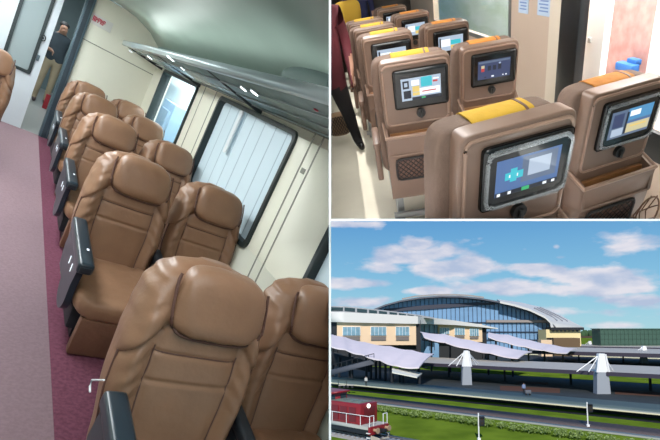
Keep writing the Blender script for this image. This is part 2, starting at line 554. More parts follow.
mb = MB(); mb.bb(p.x - .018, p.x + .018, ey - .02, ey, p.z - .045, p.z + .045, .004); mb.build('door_lock', jamb_m, d)
# vestibule beyond
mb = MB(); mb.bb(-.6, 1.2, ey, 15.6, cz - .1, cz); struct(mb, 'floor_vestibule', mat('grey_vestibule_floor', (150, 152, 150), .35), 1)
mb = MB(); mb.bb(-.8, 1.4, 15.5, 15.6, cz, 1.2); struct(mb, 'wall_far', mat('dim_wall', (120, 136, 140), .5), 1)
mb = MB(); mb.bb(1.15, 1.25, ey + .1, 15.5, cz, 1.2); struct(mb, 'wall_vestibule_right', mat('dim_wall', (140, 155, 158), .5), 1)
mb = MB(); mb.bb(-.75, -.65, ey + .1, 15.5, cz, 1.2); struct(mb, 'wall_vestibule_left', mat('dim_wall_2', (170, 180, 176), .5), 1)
mb = MB(); mb.bb(-.8, 1.3, ey + .1, 15.6, .95, 1.05); struct(mb, 'ceiling_vestibule', ceil_m, 1)
lamp('vestibule_lamp', 1, 'AREA', (.25, 12.0, .9), 70, (.9, .97, 1), .6, 3.0)
# person behind the doorway
shirt = mat('charcoal_tee', (52, 62, 70), .85, var=.2, vscale=6); tan = mat('tan_cloth', (176, 158, 132), .9, var=.15, vscale=5)
skin = mat('skin', (150, 112, 92), .55); hairm = mat('black_hair', (24, 22, 24), .6); shoe = mat('dark_shoe', (60, 40, 44), .5)
J, E_ = body_joints(1.72, arms={'l': [(.19, 0, 1.4), (.27, .0, 1.14), (.14, -.17, 1.1), (.08, -.2, 1.12)]})


def c1(p):
    if p.z > 1.495: return 2
    if p.z > .93 and abs(p.x) < .3: return 2 if (p.z < 1.2 and p.y < -.12) or (p.z < 1.1 and abs(p.x) > .22) else 0
    if abs(p.x) > .2 and p.z > .7: return 2
    return 1 if p.z > .09 else 3


m1 = human('person', 1, 'man in charcoal t-shirt and tan trousers standing beyond the doorway', J, E_, c1, [shirt, tan, skin, shoe], (.60, 12.7, cz),
           hair=[((0, .03, 1.68), (.09, .105, .07))], hairmat=hairm, rz=.1)
mb = MB(); mb.bb(.66, .74, 12.2, 12.28, cz + .0, cz + .3, .01); reg(mb.build('fire_extinguisher_box', mat('red_box', (170, 40, 50), .5)), 1, 'small red box standing on the vestibule floor near the tan trousers', 'box')

# sign on the end wall
p = hit(1, 100, 22, 1, ey - .01)
sx_, sz_ = .17, .075
r = thing('wall_sign', 1, 'small white sign with red lettering high on the cream end wall', 'sign', (p.x, ey - .006, p.z))
mb = MB(); mb.bb(-sx_, sx_, -.004, .004, -sz_, sz_, .002); mb.build('sign_plate', mat('white_plate', (226, 226, 222), .5), r)
mb = MB()
for i, x in enumerate((-.1, -.065, -.03, .005, .04)):
    mb.bb(x, x + .012, -.008, -.004, -.03, .045); mb.bb(x, x + .03, -.008, -.004, .033 - .03 * (i % 2), .043 - .03 * (i % 2)); mb.bb(x + .019, x + .03, -.008, -.004, -.03 + .03 * (i % 3 > 0), .04)
mb.build('lettering', mat('red_ink', (200, 50, 80), .5), r)

# luggage rack
rk = thing('luggage_rack', 1, 'grey glass luggage rack with white front rail running along the window wall', 'luggage rack', (0, 0, 0))
A0, A1 = hit(1, 124, 41, 0, 1.16), hit(1, 329, 90, 0, 1.13)
dirr = (A1 - A0); far, near = A0, A0 + dirr * 1.35
rackglass = mat('smoked_rack_panel', (142, 164, 162), .22, spec=.7, var=.25, vscale=2.5)
rackrail = mat('pale_metal_rail', (176, 190, 192), .3, metal=.4)
mb = MB(); rings = []
zw0, zw1 = hit(1, 160, 80, 0, WX).z, hit(1, 329, 138, 0, WX).z
print('RACK', A0, A1, zw0, zw1)
for p_, zw in ((far, .10), (near, .16)):
    rings.append([(p_.x, p_.y, p_.z - .05), (WX, p_.y, zw), (WX, p_.y, zw + .02), (p_.x, p_.y, p_.z - .03)])
mb.loft(rings); mb.build('shelf_panel', rackglass, rk)
mb = MB()
mb.loft([[(p_.x - .012, p_.y, p_.z - .055), (p_.x + .02, p_.y, p_.z - .065), (p_.x + .025, p_.y, p_.z), (p_.x, p_.y, p_.z + .012), (p_.x - .016, p_.y, p_.z)] for p_ in (far, near)])
mb.build('front_rail', rackrail, rk)
for j in range(3):
    mb = MB(); u = .12 + .16 * j
    pts = []
    for q_ in (0, 1):
        f_ = (.33, .66)[q_]
        a_ = far.lerp(near, 0); b_ = far.lerp(near, 1)
    f_ = .28 + .27 * j
    mb.tube([(far.x + (WX - far.x) * f_, far.y, far.z - .055 + (.10 - far.z + .05) * f_ - .006), (near.x + (WX - near.x) * f_, near.y, near.z - .055 + (.16 - near.z + .05) * f_ - .006)], .006, 6)
    mb.build('rack_rod', rackrail, rk)
for f_ in (.02, .27, .5, .74):
    mb = MB(); q0 = far.lerp(near, f_); zz = .10 + .06 * f_
    mb.loft([[(q0.x + .03, q0.y - w, q0.z - .06), (WX, q0.y - w, zz - .04), (WX, q0.y - w, zz), (q0.x + .03, q0.y - w, q0.z - .04)] for w in (-.015, .015)]); mb.build('bracket', rubber, rk)


def rack_pt(px, py):
    """point of the rack underside seen at px,py"""
    n = (Vector((WX, near.y, .16)) - Vector((near.x, near.y, near.z - .05))).cross(far - near); d = hit(1, px, py, 1, 1.0)
    return d * (n.dot(Vector((near.x, near.y, near.z - .05))) / n.dot(d)), n.normalized()


spot = emit('spot_glow', (240, 250, 250), 4)
red_glow = mat('red_lens', (170, 40, 60), .3)
for px, py, r0, nm in ((131, 51, .025, 'second'), (150, 57, .035, ''), (171, 58, .04, ''), (183, 68, .022, ''), (244, 88, .026, ''), (255, 92, .030, '')):
    q_, n = rack_pt(px, py)
    if n.z > 0: n = -n
    rt = thing('spot_lamp', 1, 'small round white reading lamp under the luggage rack', 'lamp', q_, 0, 'reading lamps under the luggage rack')
    mb = MB(); X = n.to_track_quat('Z', 'Y').to_matrix().to_4x4()
    mb.tube([X @ Vector((0, 0, -.004)), X @ Vector((0, 0, .008))], r0 * 1.25, 16); mb.build('bezel', rackrail, rt)
    mb = MB(); mb.tube([X @ Vector((0, 0, .008)), X @ Vector((0, 0, .012))], r0, 16); mb.build('lens', spot, rt)
q_, n = rack_pt(316, 110)
mb = MB(); mb.sq(q_, (.016, .016, .006), 1, 1, 12, 8); reg(mb.build('indicator_lamp', red_glow), 1, 'tiny red indicator lamp under the rack near the picture edge', 'lamp')
# things lying in the rack, only their tops above the rail
for (px, py, L, hh, lab) in ((168, 53, 1.2, .06, 'flat dark grey bundle lying far along the luggage rack'), (306, 82, .75, .10, 'dark grey-green bundle lying in the near end of the luggage rack')):
    q_ = hit(1, px, py, 0, 1.24)
    mb = MB(); mb.sq((1.28, q_.y, q_.z + .0), (.09, L / 2, hh * .8), .8, .7, 24, 12); reg(mb.build('luggage_bag', mat('slate_cloth', (92, 112, 108), .7)), 1, lab, 'bag')

# wire coat hook on the near armrest
q_ = hit(1, 92, 381, 0, .47)
mb = MB(); mb.tube([hit(1, 104, 380, 0, .47), hit(1, 92, 380, 0, .47), hit(1, 90, 386, 0, .47), hit(1, 90, 392, 0, .47)], .0035, 6); reg(mb.build('wire_hook', mat('white_wire', (220, 225, 228), .4)), 1, 'thin white wire hook at the nearest dark blue-grey armrest', 'hook')

lamp('ceiling_lamp_front', 1, 'AREA', (.0, .9, .55), 26, (.93, .98, 1.0), .5, 2.6, (0, 0, 0))
lamp('ceiling_lamp_mid', 1, 'AREA', (-.35, 4.6, .55), 108, (.93, .98, 1.0), .5, 3.6, (0, -.15, 0))
lamp('ceiling_fill', 1, 'AREA', (1.35, 4.5, .32), 13, (.93, 1, .98), .15, 8, (PI, -.3, 0))  # added upward fill above the rack, brightens the ceiling
lamp('ceiling_lamp_far', 1, 'AREA', (-.3, 7.9, .5), 50, (.93, .98, 1.0), .4, 1.6, (0, -.1, 0))

# ================================================================== COMPARTMENT 2: carriage with screens in the seat backs
taupe = mat('taupe_plastic_shell', (112, 89, 75), .34, var=.05, vscale=4, spec=.5)
taupe_l = mat('taupe_plastic_light', (138, 112, 96), .35)
fabric = mat('brown_seat_fabric', (104, 84, 72), .85, var=.12, vscale=30, bump=.2, bscale=150)
yellow = mat('yellow_headrest_cover', (182, 144, 36), .9, var=.12, vscale=12, bump=.3, bscale=20)
orange = mat('orange_headrest_cover', (190, 122, 46), .75, var=.15, vscale=12, bump=.3, bscale=20)
bezel = mat('black_gloss_bezel', (16, 18, 20), .18)
blackrub = mat('black_latch', (20, 20, 20), .5)
netm = mat('black_elastic', (36, 32, 32), .7)
wood = mat('brown_tray', (140, 96, 58), .35, var=.3, vscale=4, stretch=(1, 8, 8))
brownd = mat('dark_brown_plastic', (92, 64, 50), .5)
cusion = mat('tan_seat_cushion', (168, 130, 98), .7)
wrap_c = glass('clear_plastic_wrap', (190, 194, 198), .22, .15)
metal2 = mat('brushed_metal', (165, 168, 168), .3, metal=.8)
fz = -1.72
SC = {n: emit('screen_' + n, c, s) for n, c, s in (
    ('pale', (188, 205, 226), .95), ('cyan', (60, 190, 205), 1.1), ('white', (240, 246, 250), 1.2), ('yellow', (238, 210, 120), 1.0), ('dark', (40, 48, 66), .6),
    ('blue', (92, 128, 186), .8), ('navy', (70, 84, 128), .7), ('red', (210, 70, 70), .9), ('green', (60, 190, 120), 1.0), ('steel', (118, 138, 168), .7), ('cream', (226, 214, 170), .9), ('sky', (90, 160, 210), .9))}
SK = list(SC)


def tilt(mb, a=-.13, z0=.5):
    """lean the back towards its sitter's rear (top goes -y)"""
    bmesh.ops.transform(mb.bm, matrix=Matrix.Translation((0, 0, z0)) @ Matrix.Rotation(-a, 4, 'X') @ Matrix.Translation((0, .0, -z0)), verts=mb.bm.verts)
    return mb


DISP = {
    'menu': [('pale', 0, 0, 1, 1), ('dark', .04, .55, .2, .9), ('pale', .08, .64, .16, .82), ('dark', .05, .1, .24, .46), ('cyan', .5, .55, .78, .98), ('yellow', .28, .36, .46, .62), ('white', .46, .2, .97, .5),
             ('red', .52, .32, .88, .37), ('yellow', .28, .2, .46, .34), ('white', .26, .66, .46, .9), ('red', .8, .7, .92, .78), ('white', .8, .82, .95, .88), ('dark', .26, 0, 1, .14), ('green', .5, .04, .6, .11)],
    'flower': [('blue', 0, 0, 1, 1), ('steel', .4, .25, .95, .95), ('pale', .5, .4, .85, .85), ('cyan', .14, .42, .42, .62), ('white', .2, .48, .34, .56), ('cyan', .22, .36, .32, .72), ('dark', 0, 0, 1, .12), ('white', .03, .02, .08, .1), ('white', .2, .02, .25, .1), ('green', .42, .02, .54, .12), ('white', .76, .03, .82, .1), ('white', .9, .03, .95, .1)],
    'icons': [('navy', 0, 0, 1, 1), ('steel', .02, .86, .98, .96), ('red', .1, .42, .2, .6), ('cream', .1, .6, .2, .75), ('dark', .3, .45, .4, .7), ('dark', .46, .45, .56, .7), ('dark', .62, .45, .72, .75), ('pale', .64, .74, .7, .82), ('white', .42, .08, .5, .16), ('dark', .2, .08, .26, .14), ('white', .76, .08, .8, .14), ('white', .85, .08, .9, .14)],
    'photo': [('steel', 0, 0, 1, 1), ('sky', .4, .55, 1, 1), ('white', .45, .7, .7, .9), ('cream', .42, .1, .98, .45), ('yellow', .5, .3, .9, .36), ('navy', .05, .4, .3, .9), ('pale', .06, .08, .34, .36), ('dark', .36, .1, .41, .9), ('blue', .4, .46, .98, .54)],
    'bright': [('pale', 0, 0, 1, 1), ('cyan', .5, .4, .9, .7), ('white', .1, .3, .48, .8), ('yellow', .5, .1, .9, .36), ('dark', .04, .05, .1, .9)],
}


def make_screen_seat(name_label, group, band, disp, wrapped=False, basket=False, full=True):
    t = thing('screen_seat', 2, name_label, 'seat', (0, 0, 0), 0, group)
    HT = 1.17
    # padded front half of the back
    mb = MB(); mb.sq((-.005, .065, .78), (.235, .066, .374), .2, .3, 56, 32); tilt(mb).build('backrest', fabric, t, ang=80)
    # cover band on the headrest
    mb = MB()
    prof = []
    for i in range(17):
        a = PI * i / 16; prof.append((.066 + .072 * math.copysign(abs(math.cos(a)) ** .5, math.cos(a)), 1.05 + .112 * abs(math.sin(a)) ** .5))
    prof = [(prof[0][0], .96)] + prof + [(prof[-1][0], 1.02)]
    rings = []
    for x in (-.11, .12):
        rings.append([(x, y, z) for y, z in prof] + [(x, .066 + (y - .066) * .94, 1.06 + (z - 1.06) * .95) for y, z in prof[::-1]])
    mb.loft(rings); c = tilt(mb).build('headrest_cover', band, t)
    mb = MB(); q = [(.094, y, z + .001 * 0) for y, z in prof]
    rr = [[(x, .066 + (y - .066) * 1.02, 1.06 + (z - 1.06) * 1.02) for y, z in prof] + [(x, y, z) for y, z in prof[::-1]] for x in (.088, .098)]
    mb.loft(rr); tilt(mb).build('dark_stripe', brownd, c)
    # hard shell
    mb = MB()
    def shell(v):
        v = v.copy()
        if v.z < .0: v.x *= 1 + .03 * v.z
        return v
    mb.sq((.02, -.02, .845), (.214, .045, .31), .13, .16, 72, 40, fn=shell)
    sh = tilt(mb).build('back_shell', taupe, t, ang=50)
    mb = MB()
    P = rrect(0, -.175, .214, .77, 1.135, .03, 5)
    mb.tube([(y, -.0655, z) for _, y, z in P], .007, 6, closed=True); tilt(mb).build('shell_rim', taupe_l, sh)
    # screen unit
    mb = MB(); mb.box((.048, -.072, .988), (.335, .03, .235), bev=.022, seg=3)
    b = tilt(mb).build('screen_bezel', bezel, t)
    mb = MB(); X0, X1, Z0, Z1 = -.072, .168, .923, 1.055
    for i, (cn, a0, b0, a1, b1) in enumerate(DISP[disp]):
        y = -.0873 - .0004 * i
        mb.bb(X0 + (X1 - X0) * a0, X0 + (X1 - X0) * a1, y, y + .0006, Z0 + (Z1 - Z0) * b0, Z0 + (Z1 - Z0) * b1, mi=SK.index(cn))
    tilt(mb).build('display', [SC[n] for n in SK], b, smooth=False)
    if wrapped:
        mb = MB(); ring = rrect(0, -.108, .204, .885, 1.091, .03, 5)
        pts = [(y, -.092 + .004 * math.sin(i * 2.3), z + .004 * math.sin(i * 1.7)) for i, (_, y, z) in enumerate(ring)]
        mb.tube(pts, .006, 6, closed=True); mb.tube([(y * .97 + .002, -.094, .988 + (z - .988) * .93) for y, _, z in pts], .003, 6, closed=True)
        tilt(mb).build('plastic_film', wrap_c, b)
    mb = MB(); mb.tube([(.04, -.05, .832), (.04, -.085, .832)], .028, 16); mb.box((.04, -.09, .827), (.014, .02, .04), bev=.004); tilt(mb).build('tray_latch', blackrub, t)
    # tray pocket: open-topped ledge
    mb = MB()
    for xx in (-.2, .222):
        mb.prism([(-.165, .58), (-.03, .58), (-.03, .76), (-.06, .76), (-.168, .70)], 0, xx, xx + .018)
    mb.bb(-.2, .24, -.16, -.04, .572, .584); mb.build('tray_pocket', taupe, t)
    mb = MB(); mb.tube([(-.201, -.04, .765), (-.203, -.170, .702), (.243, -.170, .702), (.241, -.04, .765)], .011, 8); mb.build('pocket_lip', taupe_l, t)
    mb = MB(); mb.box((.02, -.105, .65), (.38, .03, .12), bev=.006); mb.build('folding_tray', wood, t)
    mb = MB(); mb.bb(-.18, .22, -.15, -.05, .585, .60); mb.bb(-.18, .22, -.07, -.055, .60, .75); mb.build('pocket_inside', brownd, t)
    # lower back panel
    mb = MB(); mb.prism([(-.172, .695), (-.155, .695), (-.15, .585), (-.03, .585), (-.03, .27), (-.09, .25), (-.105, .27)], 0, -.2, .24); lp = mb.build('lower_panel', taupe, t)
    ny = lambda z, o=.006: -(.105 + .067 * (z - .27) / .425) - o
    mb = MB()
    x0, x1, z0, z1 = -.15, .16, .40, .55
    fr = rrect(0, x0, x1, z0, z1, .03, 4); mb.tube([(y, ny(z), z) for _, y, z in fr], .008, 6, closed=True)
    n = 9
    for i in range(-n, n * 2):
        xa = x0 + (x1 - x0) * i / n
        for sgn in (1, -1):
            pts = []
            for u in (0, 1):
                zz = z0 + (z1 - z0) * u; xx = xa + sgn * (zz - z0) * 1.0 + (0 if sgn > 0 else (z1 - z0))
                pts.append([xx, zz])
            (xa_, za), (xb, zb) = pts
            def clipx(xa_, za, xb, zb):
                o = []
                for (x, z, X2, Z2) in ((xa_, za, xb, zb), (xb, zb, xa_, za)):
                    if x < x0: z = z + (Z2 - z) * (x0 - x) / (X2 - x) if X2 != x else z; x = x0
                    if x > x1: z = z + (Z2 - z) * (x1 - x) / (X2 - x) if X2 != x else z; x = x1
                    o.append((x, z))
                return o
            if max(xa_, xb) <= x0 or min(xa_, xb) >= x1: continue
            (xa_, za), (xb, zb) = clipx(xa_, za, xb, zb)
            if abs(za - zb) < .01: continue
            mb.tube([(xa_, ny(za), za), (xb, ny(zb), zb)], .0028, 4)
    mb.build('net_pocket', netm, t)
    mb = MB(); mb.loft([[(x, ny(z0, .003), z0), (x, ny(z1, .003), z1), (x, ny(z1, -.004), z1), (x, ny(z0, -.004), z0)] for x in (x0, x1)]); mb.build('pocket_lining', brownd, lp)
    # seat pan, legs
    mb = MB(); mb.sq((0, .30, .43), (.225, .26, .06), .4, .4, 32, 12); mb.build('seat_cushion', cusion, t, ang=80)
    mb = MB(); mb.bb(-.2, .2, .02, .4, .26, .37, .02); mb.bb(-.17, -.12, .05, .35, 0, .27, .01); mb.bb(.12, .17, .05, .35, 0, .27, .01)
    mb.bb(-.2, .2, .0, .03, .05, .09); mb.build('base', metal2, t)
    for s in (-1, 1):
        mb = MB(); mb.box((s * .262, .22, .60), (.05, .42, .05), bev=.018); mb.box((s * .262, .1, .47), (.04, .14, .24), bev=.015)
        mb.build('armrest', taupe if s < 0 else brownd, t)
    if basket:
        mb = MB(); cx, czz = .185, .47; N = 24
        e = [(cx + .075 * math.cos(2 * PI * i / N), -.22 - .01 * math.sin(2 * PI * i / N), czz + .10 * math.sin(2 * PI * i / N)) for i in range(N)]
        mb.tube(e, .005, 6, closed=True)
        for a in (-.6, -.1, .45):
            x = cx + .075 * a; hz = .10 * math.sqrt(1 - a * a); mb.tube([(x + .02, -.218, czz + hz), (x - .01, -.19, czz), (x - .02, -.215, czz - hz)], .0035, 5)
        for b_ in (-.4, .3): mb.tube([(cx - .07, -.218, czz + .1 * b_), (cx, -.24, czz + .1 * b_ + .02), (cx + .07, -.218, czz + .1 * b_)], .0035, 5)
        mb.build('bottle_basket', mat('bronze_wire', (92, 66, 48), .4, metal=.5), t)
    return t


def put(t, x, y, rz, zt):
    t.location = (x, y, zt - 1.17); t.rotation_euler = (0, 0, rz)


t = make_screen_seat('nearest aisle-side brown seat back with yellow headrest cover and wrapped blue screen', 'seat backs with screens', yellow, 'flower', wrapped=True)
put(t, .565, 1.60, .2, -.461)
t = make_screen_seat('nearest window-side brown seat back with orange headrest cover, wrapped screen and wire basket', 'seat backs with screens', orange, 'photo', wrapped=True, basket=True)
put(t, 1.36, 2.30, .24, -.622)
s2 = make_screen_seat('second aisle-side brown seat back with yellow cover, screen showing coloured menu tiles', 'seat backs with screens', yellow, 'menu')
put(s2, .602, 3.18, -.10, -.492)
s3 = make_screen_seat('second window-side brown seat back with orange cover and a dark blue icon screen', 'seat backs with screens', orange, 'icons')
put(s3, 1.297, 3.87, -.06, -.611)
s4 = make_screen_seat('third aisle-side brown seat back with yellow cover and bright white-cyan screen', 'seat backs with screens', yellow, 'bright')
put(s4, .655, 4.5, -.10, -.505)
s5 = make_screen_seat('third window-side brown seat back with orange cover and bright cyan screen', 'seat backs with screens', orange, 'bright')
put(s5, 1.36, 5.25, -.08, -.60)
dup(s4, 2, (.69, 5.5, -.54 - 1.17), -.08, 'fourth aisle-side brown seat back with yellow cover, showing only its upper rim')
dup(s4, 2, (.73, 6.5, -.57 - 1.17), -.08, 'farthest aisle-side brown seat back with yellow cover in the stack of rims')
dup(s5, 2, (1.33, 6.75, -.605 - 1.17), -.06, 'fourth window-side brown seat back with orange cover, small in view')
dup(s5, 2, (1.30, 8.0, -.60 - 1.17), -.06, 'farthest window-side brown seat back with orange cover at the top edge')

# shell
RX = 2.0
beige = mat('beige_wall_panel', (196, 176, 158), .4, var=.05, vscale=2)
floor2 = mat('beige_tile_floor', (236, 232, 216), .22, var=.10, vscale=2.2, bump=.02, bscale=4)
mb = MB(); mb.bb(-1.2, RX, -1.2, 10, fz - .1, fz); struct(mb, 'floor_tiled', floor2, 2)
mb = MB(); mb.bb(-1.6, RX + .1, -1.3, -1.2, fz - .1, .6); struct(mb, 'wall_rear', beige, 2)
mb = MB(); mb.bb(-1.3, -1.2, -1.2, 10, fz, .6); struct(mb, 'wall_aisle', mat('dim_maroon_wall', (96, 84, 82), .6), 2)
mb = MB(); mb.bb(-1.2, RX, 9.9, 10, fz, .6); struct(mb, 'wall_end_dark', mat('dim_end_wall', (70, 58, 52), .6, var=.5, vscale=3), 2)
mb = MB(); mb.bb(-1.3, RX + .1, -1.3, 10, .6, .7); struct(mb, 'ceiling_lamplit', mat('white_ceiling', (220, 220, 216), .5), 2)
# wall with a long window (far), a panel, and a doorway with glass (near)
mb = MB()
mb.bb(RX, RX + .08, 3.98, 5.12, fz, .6); mb.bb(RX, RX + .08, 5.12, 10, fz, -.93); mb.bb(RX, RX + .08, 5.12, 10, .2, .6); mb.bb(RX, RX + .08, 8.2, 10, -.93, .2)
mb.bb(RX, RX + .08, -1.2, 2.3, fz, .6); mb.bb(RX, RX + .08, 2.3, 3.98, fz, -1.12); mb.bb(RX, RX + .08, 2.3, 3.98, .2, .6)
struct(mb, 'wall_window_side', beige, 2)
mb = MB(); mb.bb(RX - .02, RX, 4.05, 4.24, fz, .6, .006); struct(mb, 'trim_3', mat('pale_beige_trim', (214, 202, 184), .4), 2)
mb = MB(); mb.bb(RX - .03, RX + .05, 3.74, 4.05, -1.3, .2, .03); mb.bb(RX - .03, RX + .05, 2.2, 3.9, -1.3, -1.12, .03); struct(mb, 'window_5', mat('black_window_rubber', (22, 24, 26), .35), 2)
mb = MB(); mb.bb(RX + .02, RX + .03, 5.12, 8.2, -.93, .2); w = struct(mb, 'window_6', glass('greenish_glass', (150, 170, 160), .2), 2)
mb = MB(); mb.bb(RX - .005, RX + .01, 5.10, 5.16, -.93, .2); mb.bb(RX - .005, RX + .01, 5.1, 8.2, -.96, -.92); struct(mb, 'trim_4', mat('grey_gasket', (96, 98, 96), .5), 2)
# outside the windows
whitep = mat('white_painted_column', (240, 240, 238), .6)
mb = MB(); mb.bb(RX + .25, RX + .3, 3.87, 4.6, -2, 1); struct(mb, 'pillar_white', whitep, 2)
mb = MB(); mb.bb(RX + .25, RX + .3, 2.0, 3.30, -2, 1); struct(mb, 'pillar_white_near', whitep, 2)
pinkish = mat('speckled_pink_wall', (188, 150, 142), .7, rgb2=(168, 126, 120), vscale=9)
mb = MB(); mb.bb(RX + .9, RX + 1.0, 1.5, 6.0, -2, 1); struct(mb, 'wall_platform', pinkish, 2)
mb = MB(); mb.bb(RX + .5, RX + .8, 2.0, 4.6, -2, -1.32); struct(mb, 'ledge_platform', whitep, 2)
q_ = hit(2, 627, 67, 0, RX + .8)
mb = MB(); mb.box((q_.x, q_.y, q_.z), (.08, .26, .07), bev=.02); mb.box((q_.x + .04, q_.y - .03, q_.z + .045), (.06, .14, .05), bev=.015)
reg(mb.build('blue_bundle', mat('blue_plastic', (44, 100, 165), .5)), 2, 'small blue bundle seen through the bright window above the orange headrest', 'bundle')
greenw = mat('pale_green_scenery', (168, 188, 166), .8, rgb2=(196, 206, 206), vscale=1.6, stretch=(1, .7, 3))
mb = MB(); mb.bb(RX + .9, RX + 1.0, 6.05, 14, -2, 1); struct(mb, 'wall_platform_far', greenw, 2)
q_ = hit(2, 466, 27, 0, RX + .02)
mb = MB(); mb.tube([(RX + .01, q_.y, q_.z), (RX + .04, q_.y, q_.z)], .035, 16); mb.bb(RX, RX + .02, q_.y - .03, q_.y + .03, q_.z - .12, q_.z - .04); reg(mb.build('window_latch', metal2), 2, 'round metal latch on the greenish far window glass', 'latch')
# notices on the wall panel
for (x0, x1, y1, lab) in ((519, 528, 14, 'narrow pale blue notice on the beige wall, nearer the greenish window'), (538, 550, 17, 'wider pale blue notice on the beige wall, nearer the black window edge')):
    a, b = hit(2, x0, 1, 0, RX - .004), hit(2, x1, y1, 0, RX - .004)
    r = thing('wall_notice', 2, lab, 'notice', (RX - .004, (a.y + b.y) / 2, b.z))
    hy = abs(a.y - b.y) / 2
    mb = MB(); mb.bb(-.003, .003, -hy, hy, 0, .22); mb.build('sheet', mat('pale_blue_paper', (186, 204, 224), .5), r)
    mb = MB()
    for i in range(4): mb.bb(-.006, -.003, -hy * .7, hy * (.7 - .2 * (i % 2)), .03 + .025 * i, .04 + .025 * i)
    mb.build('print', mat('blue_ink', (110, 140, 190), .5), r)
mb = MB(); q_ = hit(2, 590, 40, 0, RX + .25); mb.bb(q_.x - .01, q_.x, q_.y - .02, q_.y + .02, q_.z - .02, q_.z + .02, .003); reg(mb.build('wall_switch', mat('grey_switch', (170, 168, 164), .5)), 2, 'tiny grey fitting on the bright white column in the window', 'switch')

# clear wrap over the armrests between the seats
for (x, y, z, lab, sc) in ((.985, 2.35, -1.10, 'crumpled clear plastic wrap on the armrest between the two nearest pairs of seats', 1), (.96, 4.0, -1.04, 'crumpled clear plastic wrap on the armrest between the second pair of seats', .9)):
    mb = MB()
    def cr(v):
        v = v.copy(); n_ = noise.noise_vector(v * 14 + Vector((x * 9, 0, 0))); return v + Vector(n_) * .028
    mb.sq((x, y, z), (.05 * sc, .34 * sc, .12 * sc), .5, .5, 40, 24, fn=cr)
    reg(mb.build('plastic_wrap', wrap_c, ang=10), 2, lab, 'plastic wrap')
# aisle-side arm units of the third and fourth rows reach out into the aisle
mb = MB(); mb.box((.66, 2.72, -1.62), (.16, .5, .05), bev=.01); reg(mb.build('floor_box', metal2), 2, 'flat silver box on the floor between the first and second aisle seats', 'box')
mb = MB(); mb.box((.62, 2.72, -1.48), (.12, .12, .12), bev=.01)
mb.bm.free()

# passenger in the aisle
maroon = mat('maroon_shirt', (84, 22, 34), .8, var=.3, vscale=5); blk = mat('black_trousers', (20, 20, 24), .85); bshoe = mat('black_leather_shoe', (14, 14, 16), .25)
J, E_ = body_joints(1.66, legs={'l': [(.09, 0, .8), (.16, -.10, .44), (.20, -.28, .07), (.22, -.40, .04)], 'r': [(.09, 0, .8), (.17, .12, .44), (.24, .22, .09), (.27, .08, .045)]}, bulk=1.15)


def c2(p):
    if p.z > 1.45: return 2
    if p.z > .72 and abs(p.x) < .24: return 0
    if p.z > 1.0: return 0
    if abs(p.x) > .24 and p.z > .62: return 2
    return 1 if p.z > .10 else 3


human('person', 2, 'person in maroon shirt and black trousers walking in the aisle beside the seats', J, E_, c2, [maroon, blk, skin, bshoe], (.13, 5.05, fz),
      hair=[((0, .01, 1.6), (.085, .1, .07))], hairmat=hairm)
# lattice bag behind the legs
q_ = hit(2, 339, 124, 1, 5.6)
bg = thing('lattice_bag', 2, 'brown lattice-patterned bag beside the black trouser leg in the aisle', 'bag', (q_.x, 5.6, q_.z - .13))
mb = MB(); mb.sq((0, 0, .13), (.13, .07, .13), .6, .6, 24, 14); mb.build('bag_body', mat('tan_woven', (128, 104, 78), .8), bg)
mb = MB()
for i in range(-5, 6):
    for s in (1, -1): mb.tube([(i * .03 - s * .06, -.074, .03), (i * .03 + s * .06, -.074, .23)], .004, 4)
mb.build('lattice', netm, bg)
# people and covers at the far end, upper left corner
for (x, y, lab, cm, rz) in ((.42, 8.9, 'dark-clothed passenger standing at the far end of the aisle', mat('black_jacket', (28, 26, 30), .8), .3),
                            (.98, 9.3, 'passenger in dark blue top behind the farthest seats', mat('navy_top', (40, 44, 84), .8), -.2)):
    J, E_ = body_joints(1.6)
    human('person', 2, lab, J, E_, lambda p: 2 if p.z > 1.38 or (abs(p.x) > .22 and p.z < 1.0 and p.z > .6) else (0 if p.z > .85 else (1 if p.z > .09 else 3)), [cm, blk, skin, bshoe], (x, y, fz), hair=[((0, .01, 1.54), (.085, .1, .07))], hairmat=hairm, rz=rz)
q_ = hit(2, 347, 9, 1, 8.2)
mb = MB(); mb.sq((q_.x, 8.2, q_.z - .05), (.20, .08, .16), .5, .5, 24, 12); reg(mb.build('yellow_cover', mat('dull_yellow_cloth', (176, 140, 40), .8)), 2, 'dull yellow cloth-covered headrest at the top corner beside the maroon shirt', 'headrest')

lamp('saloon_lamp_front', 2, 'AREA', (.6, .9, .55), 20, (1, .97, .94), .5, 2.4)
lamp('saloon_lamp_far', 2, 'AREA', (.48, 4.6, .55), 110, (1, .97, .94), .8, 5.0)
lamp('window_gap_fill', 2, 'AREA', (RX + .14, 3.7, .3), 130, (1, 1, .98), .2, 2.6, (0, -.6, 0))  # added area light between glass and column, blows the column out to white
lamp('platform_lamp_wall', 2, 'AREA', (RX + .6, 3.9, .6), 40, (1, 1, .98), .2, 2.6, (0, -.3, 0))
lamp('platform_lamp_far', 2, 'AREA', (RX + .5, 6.5, .9), 180, (1, 1, .98), .4, 4, (0, .35, 0))

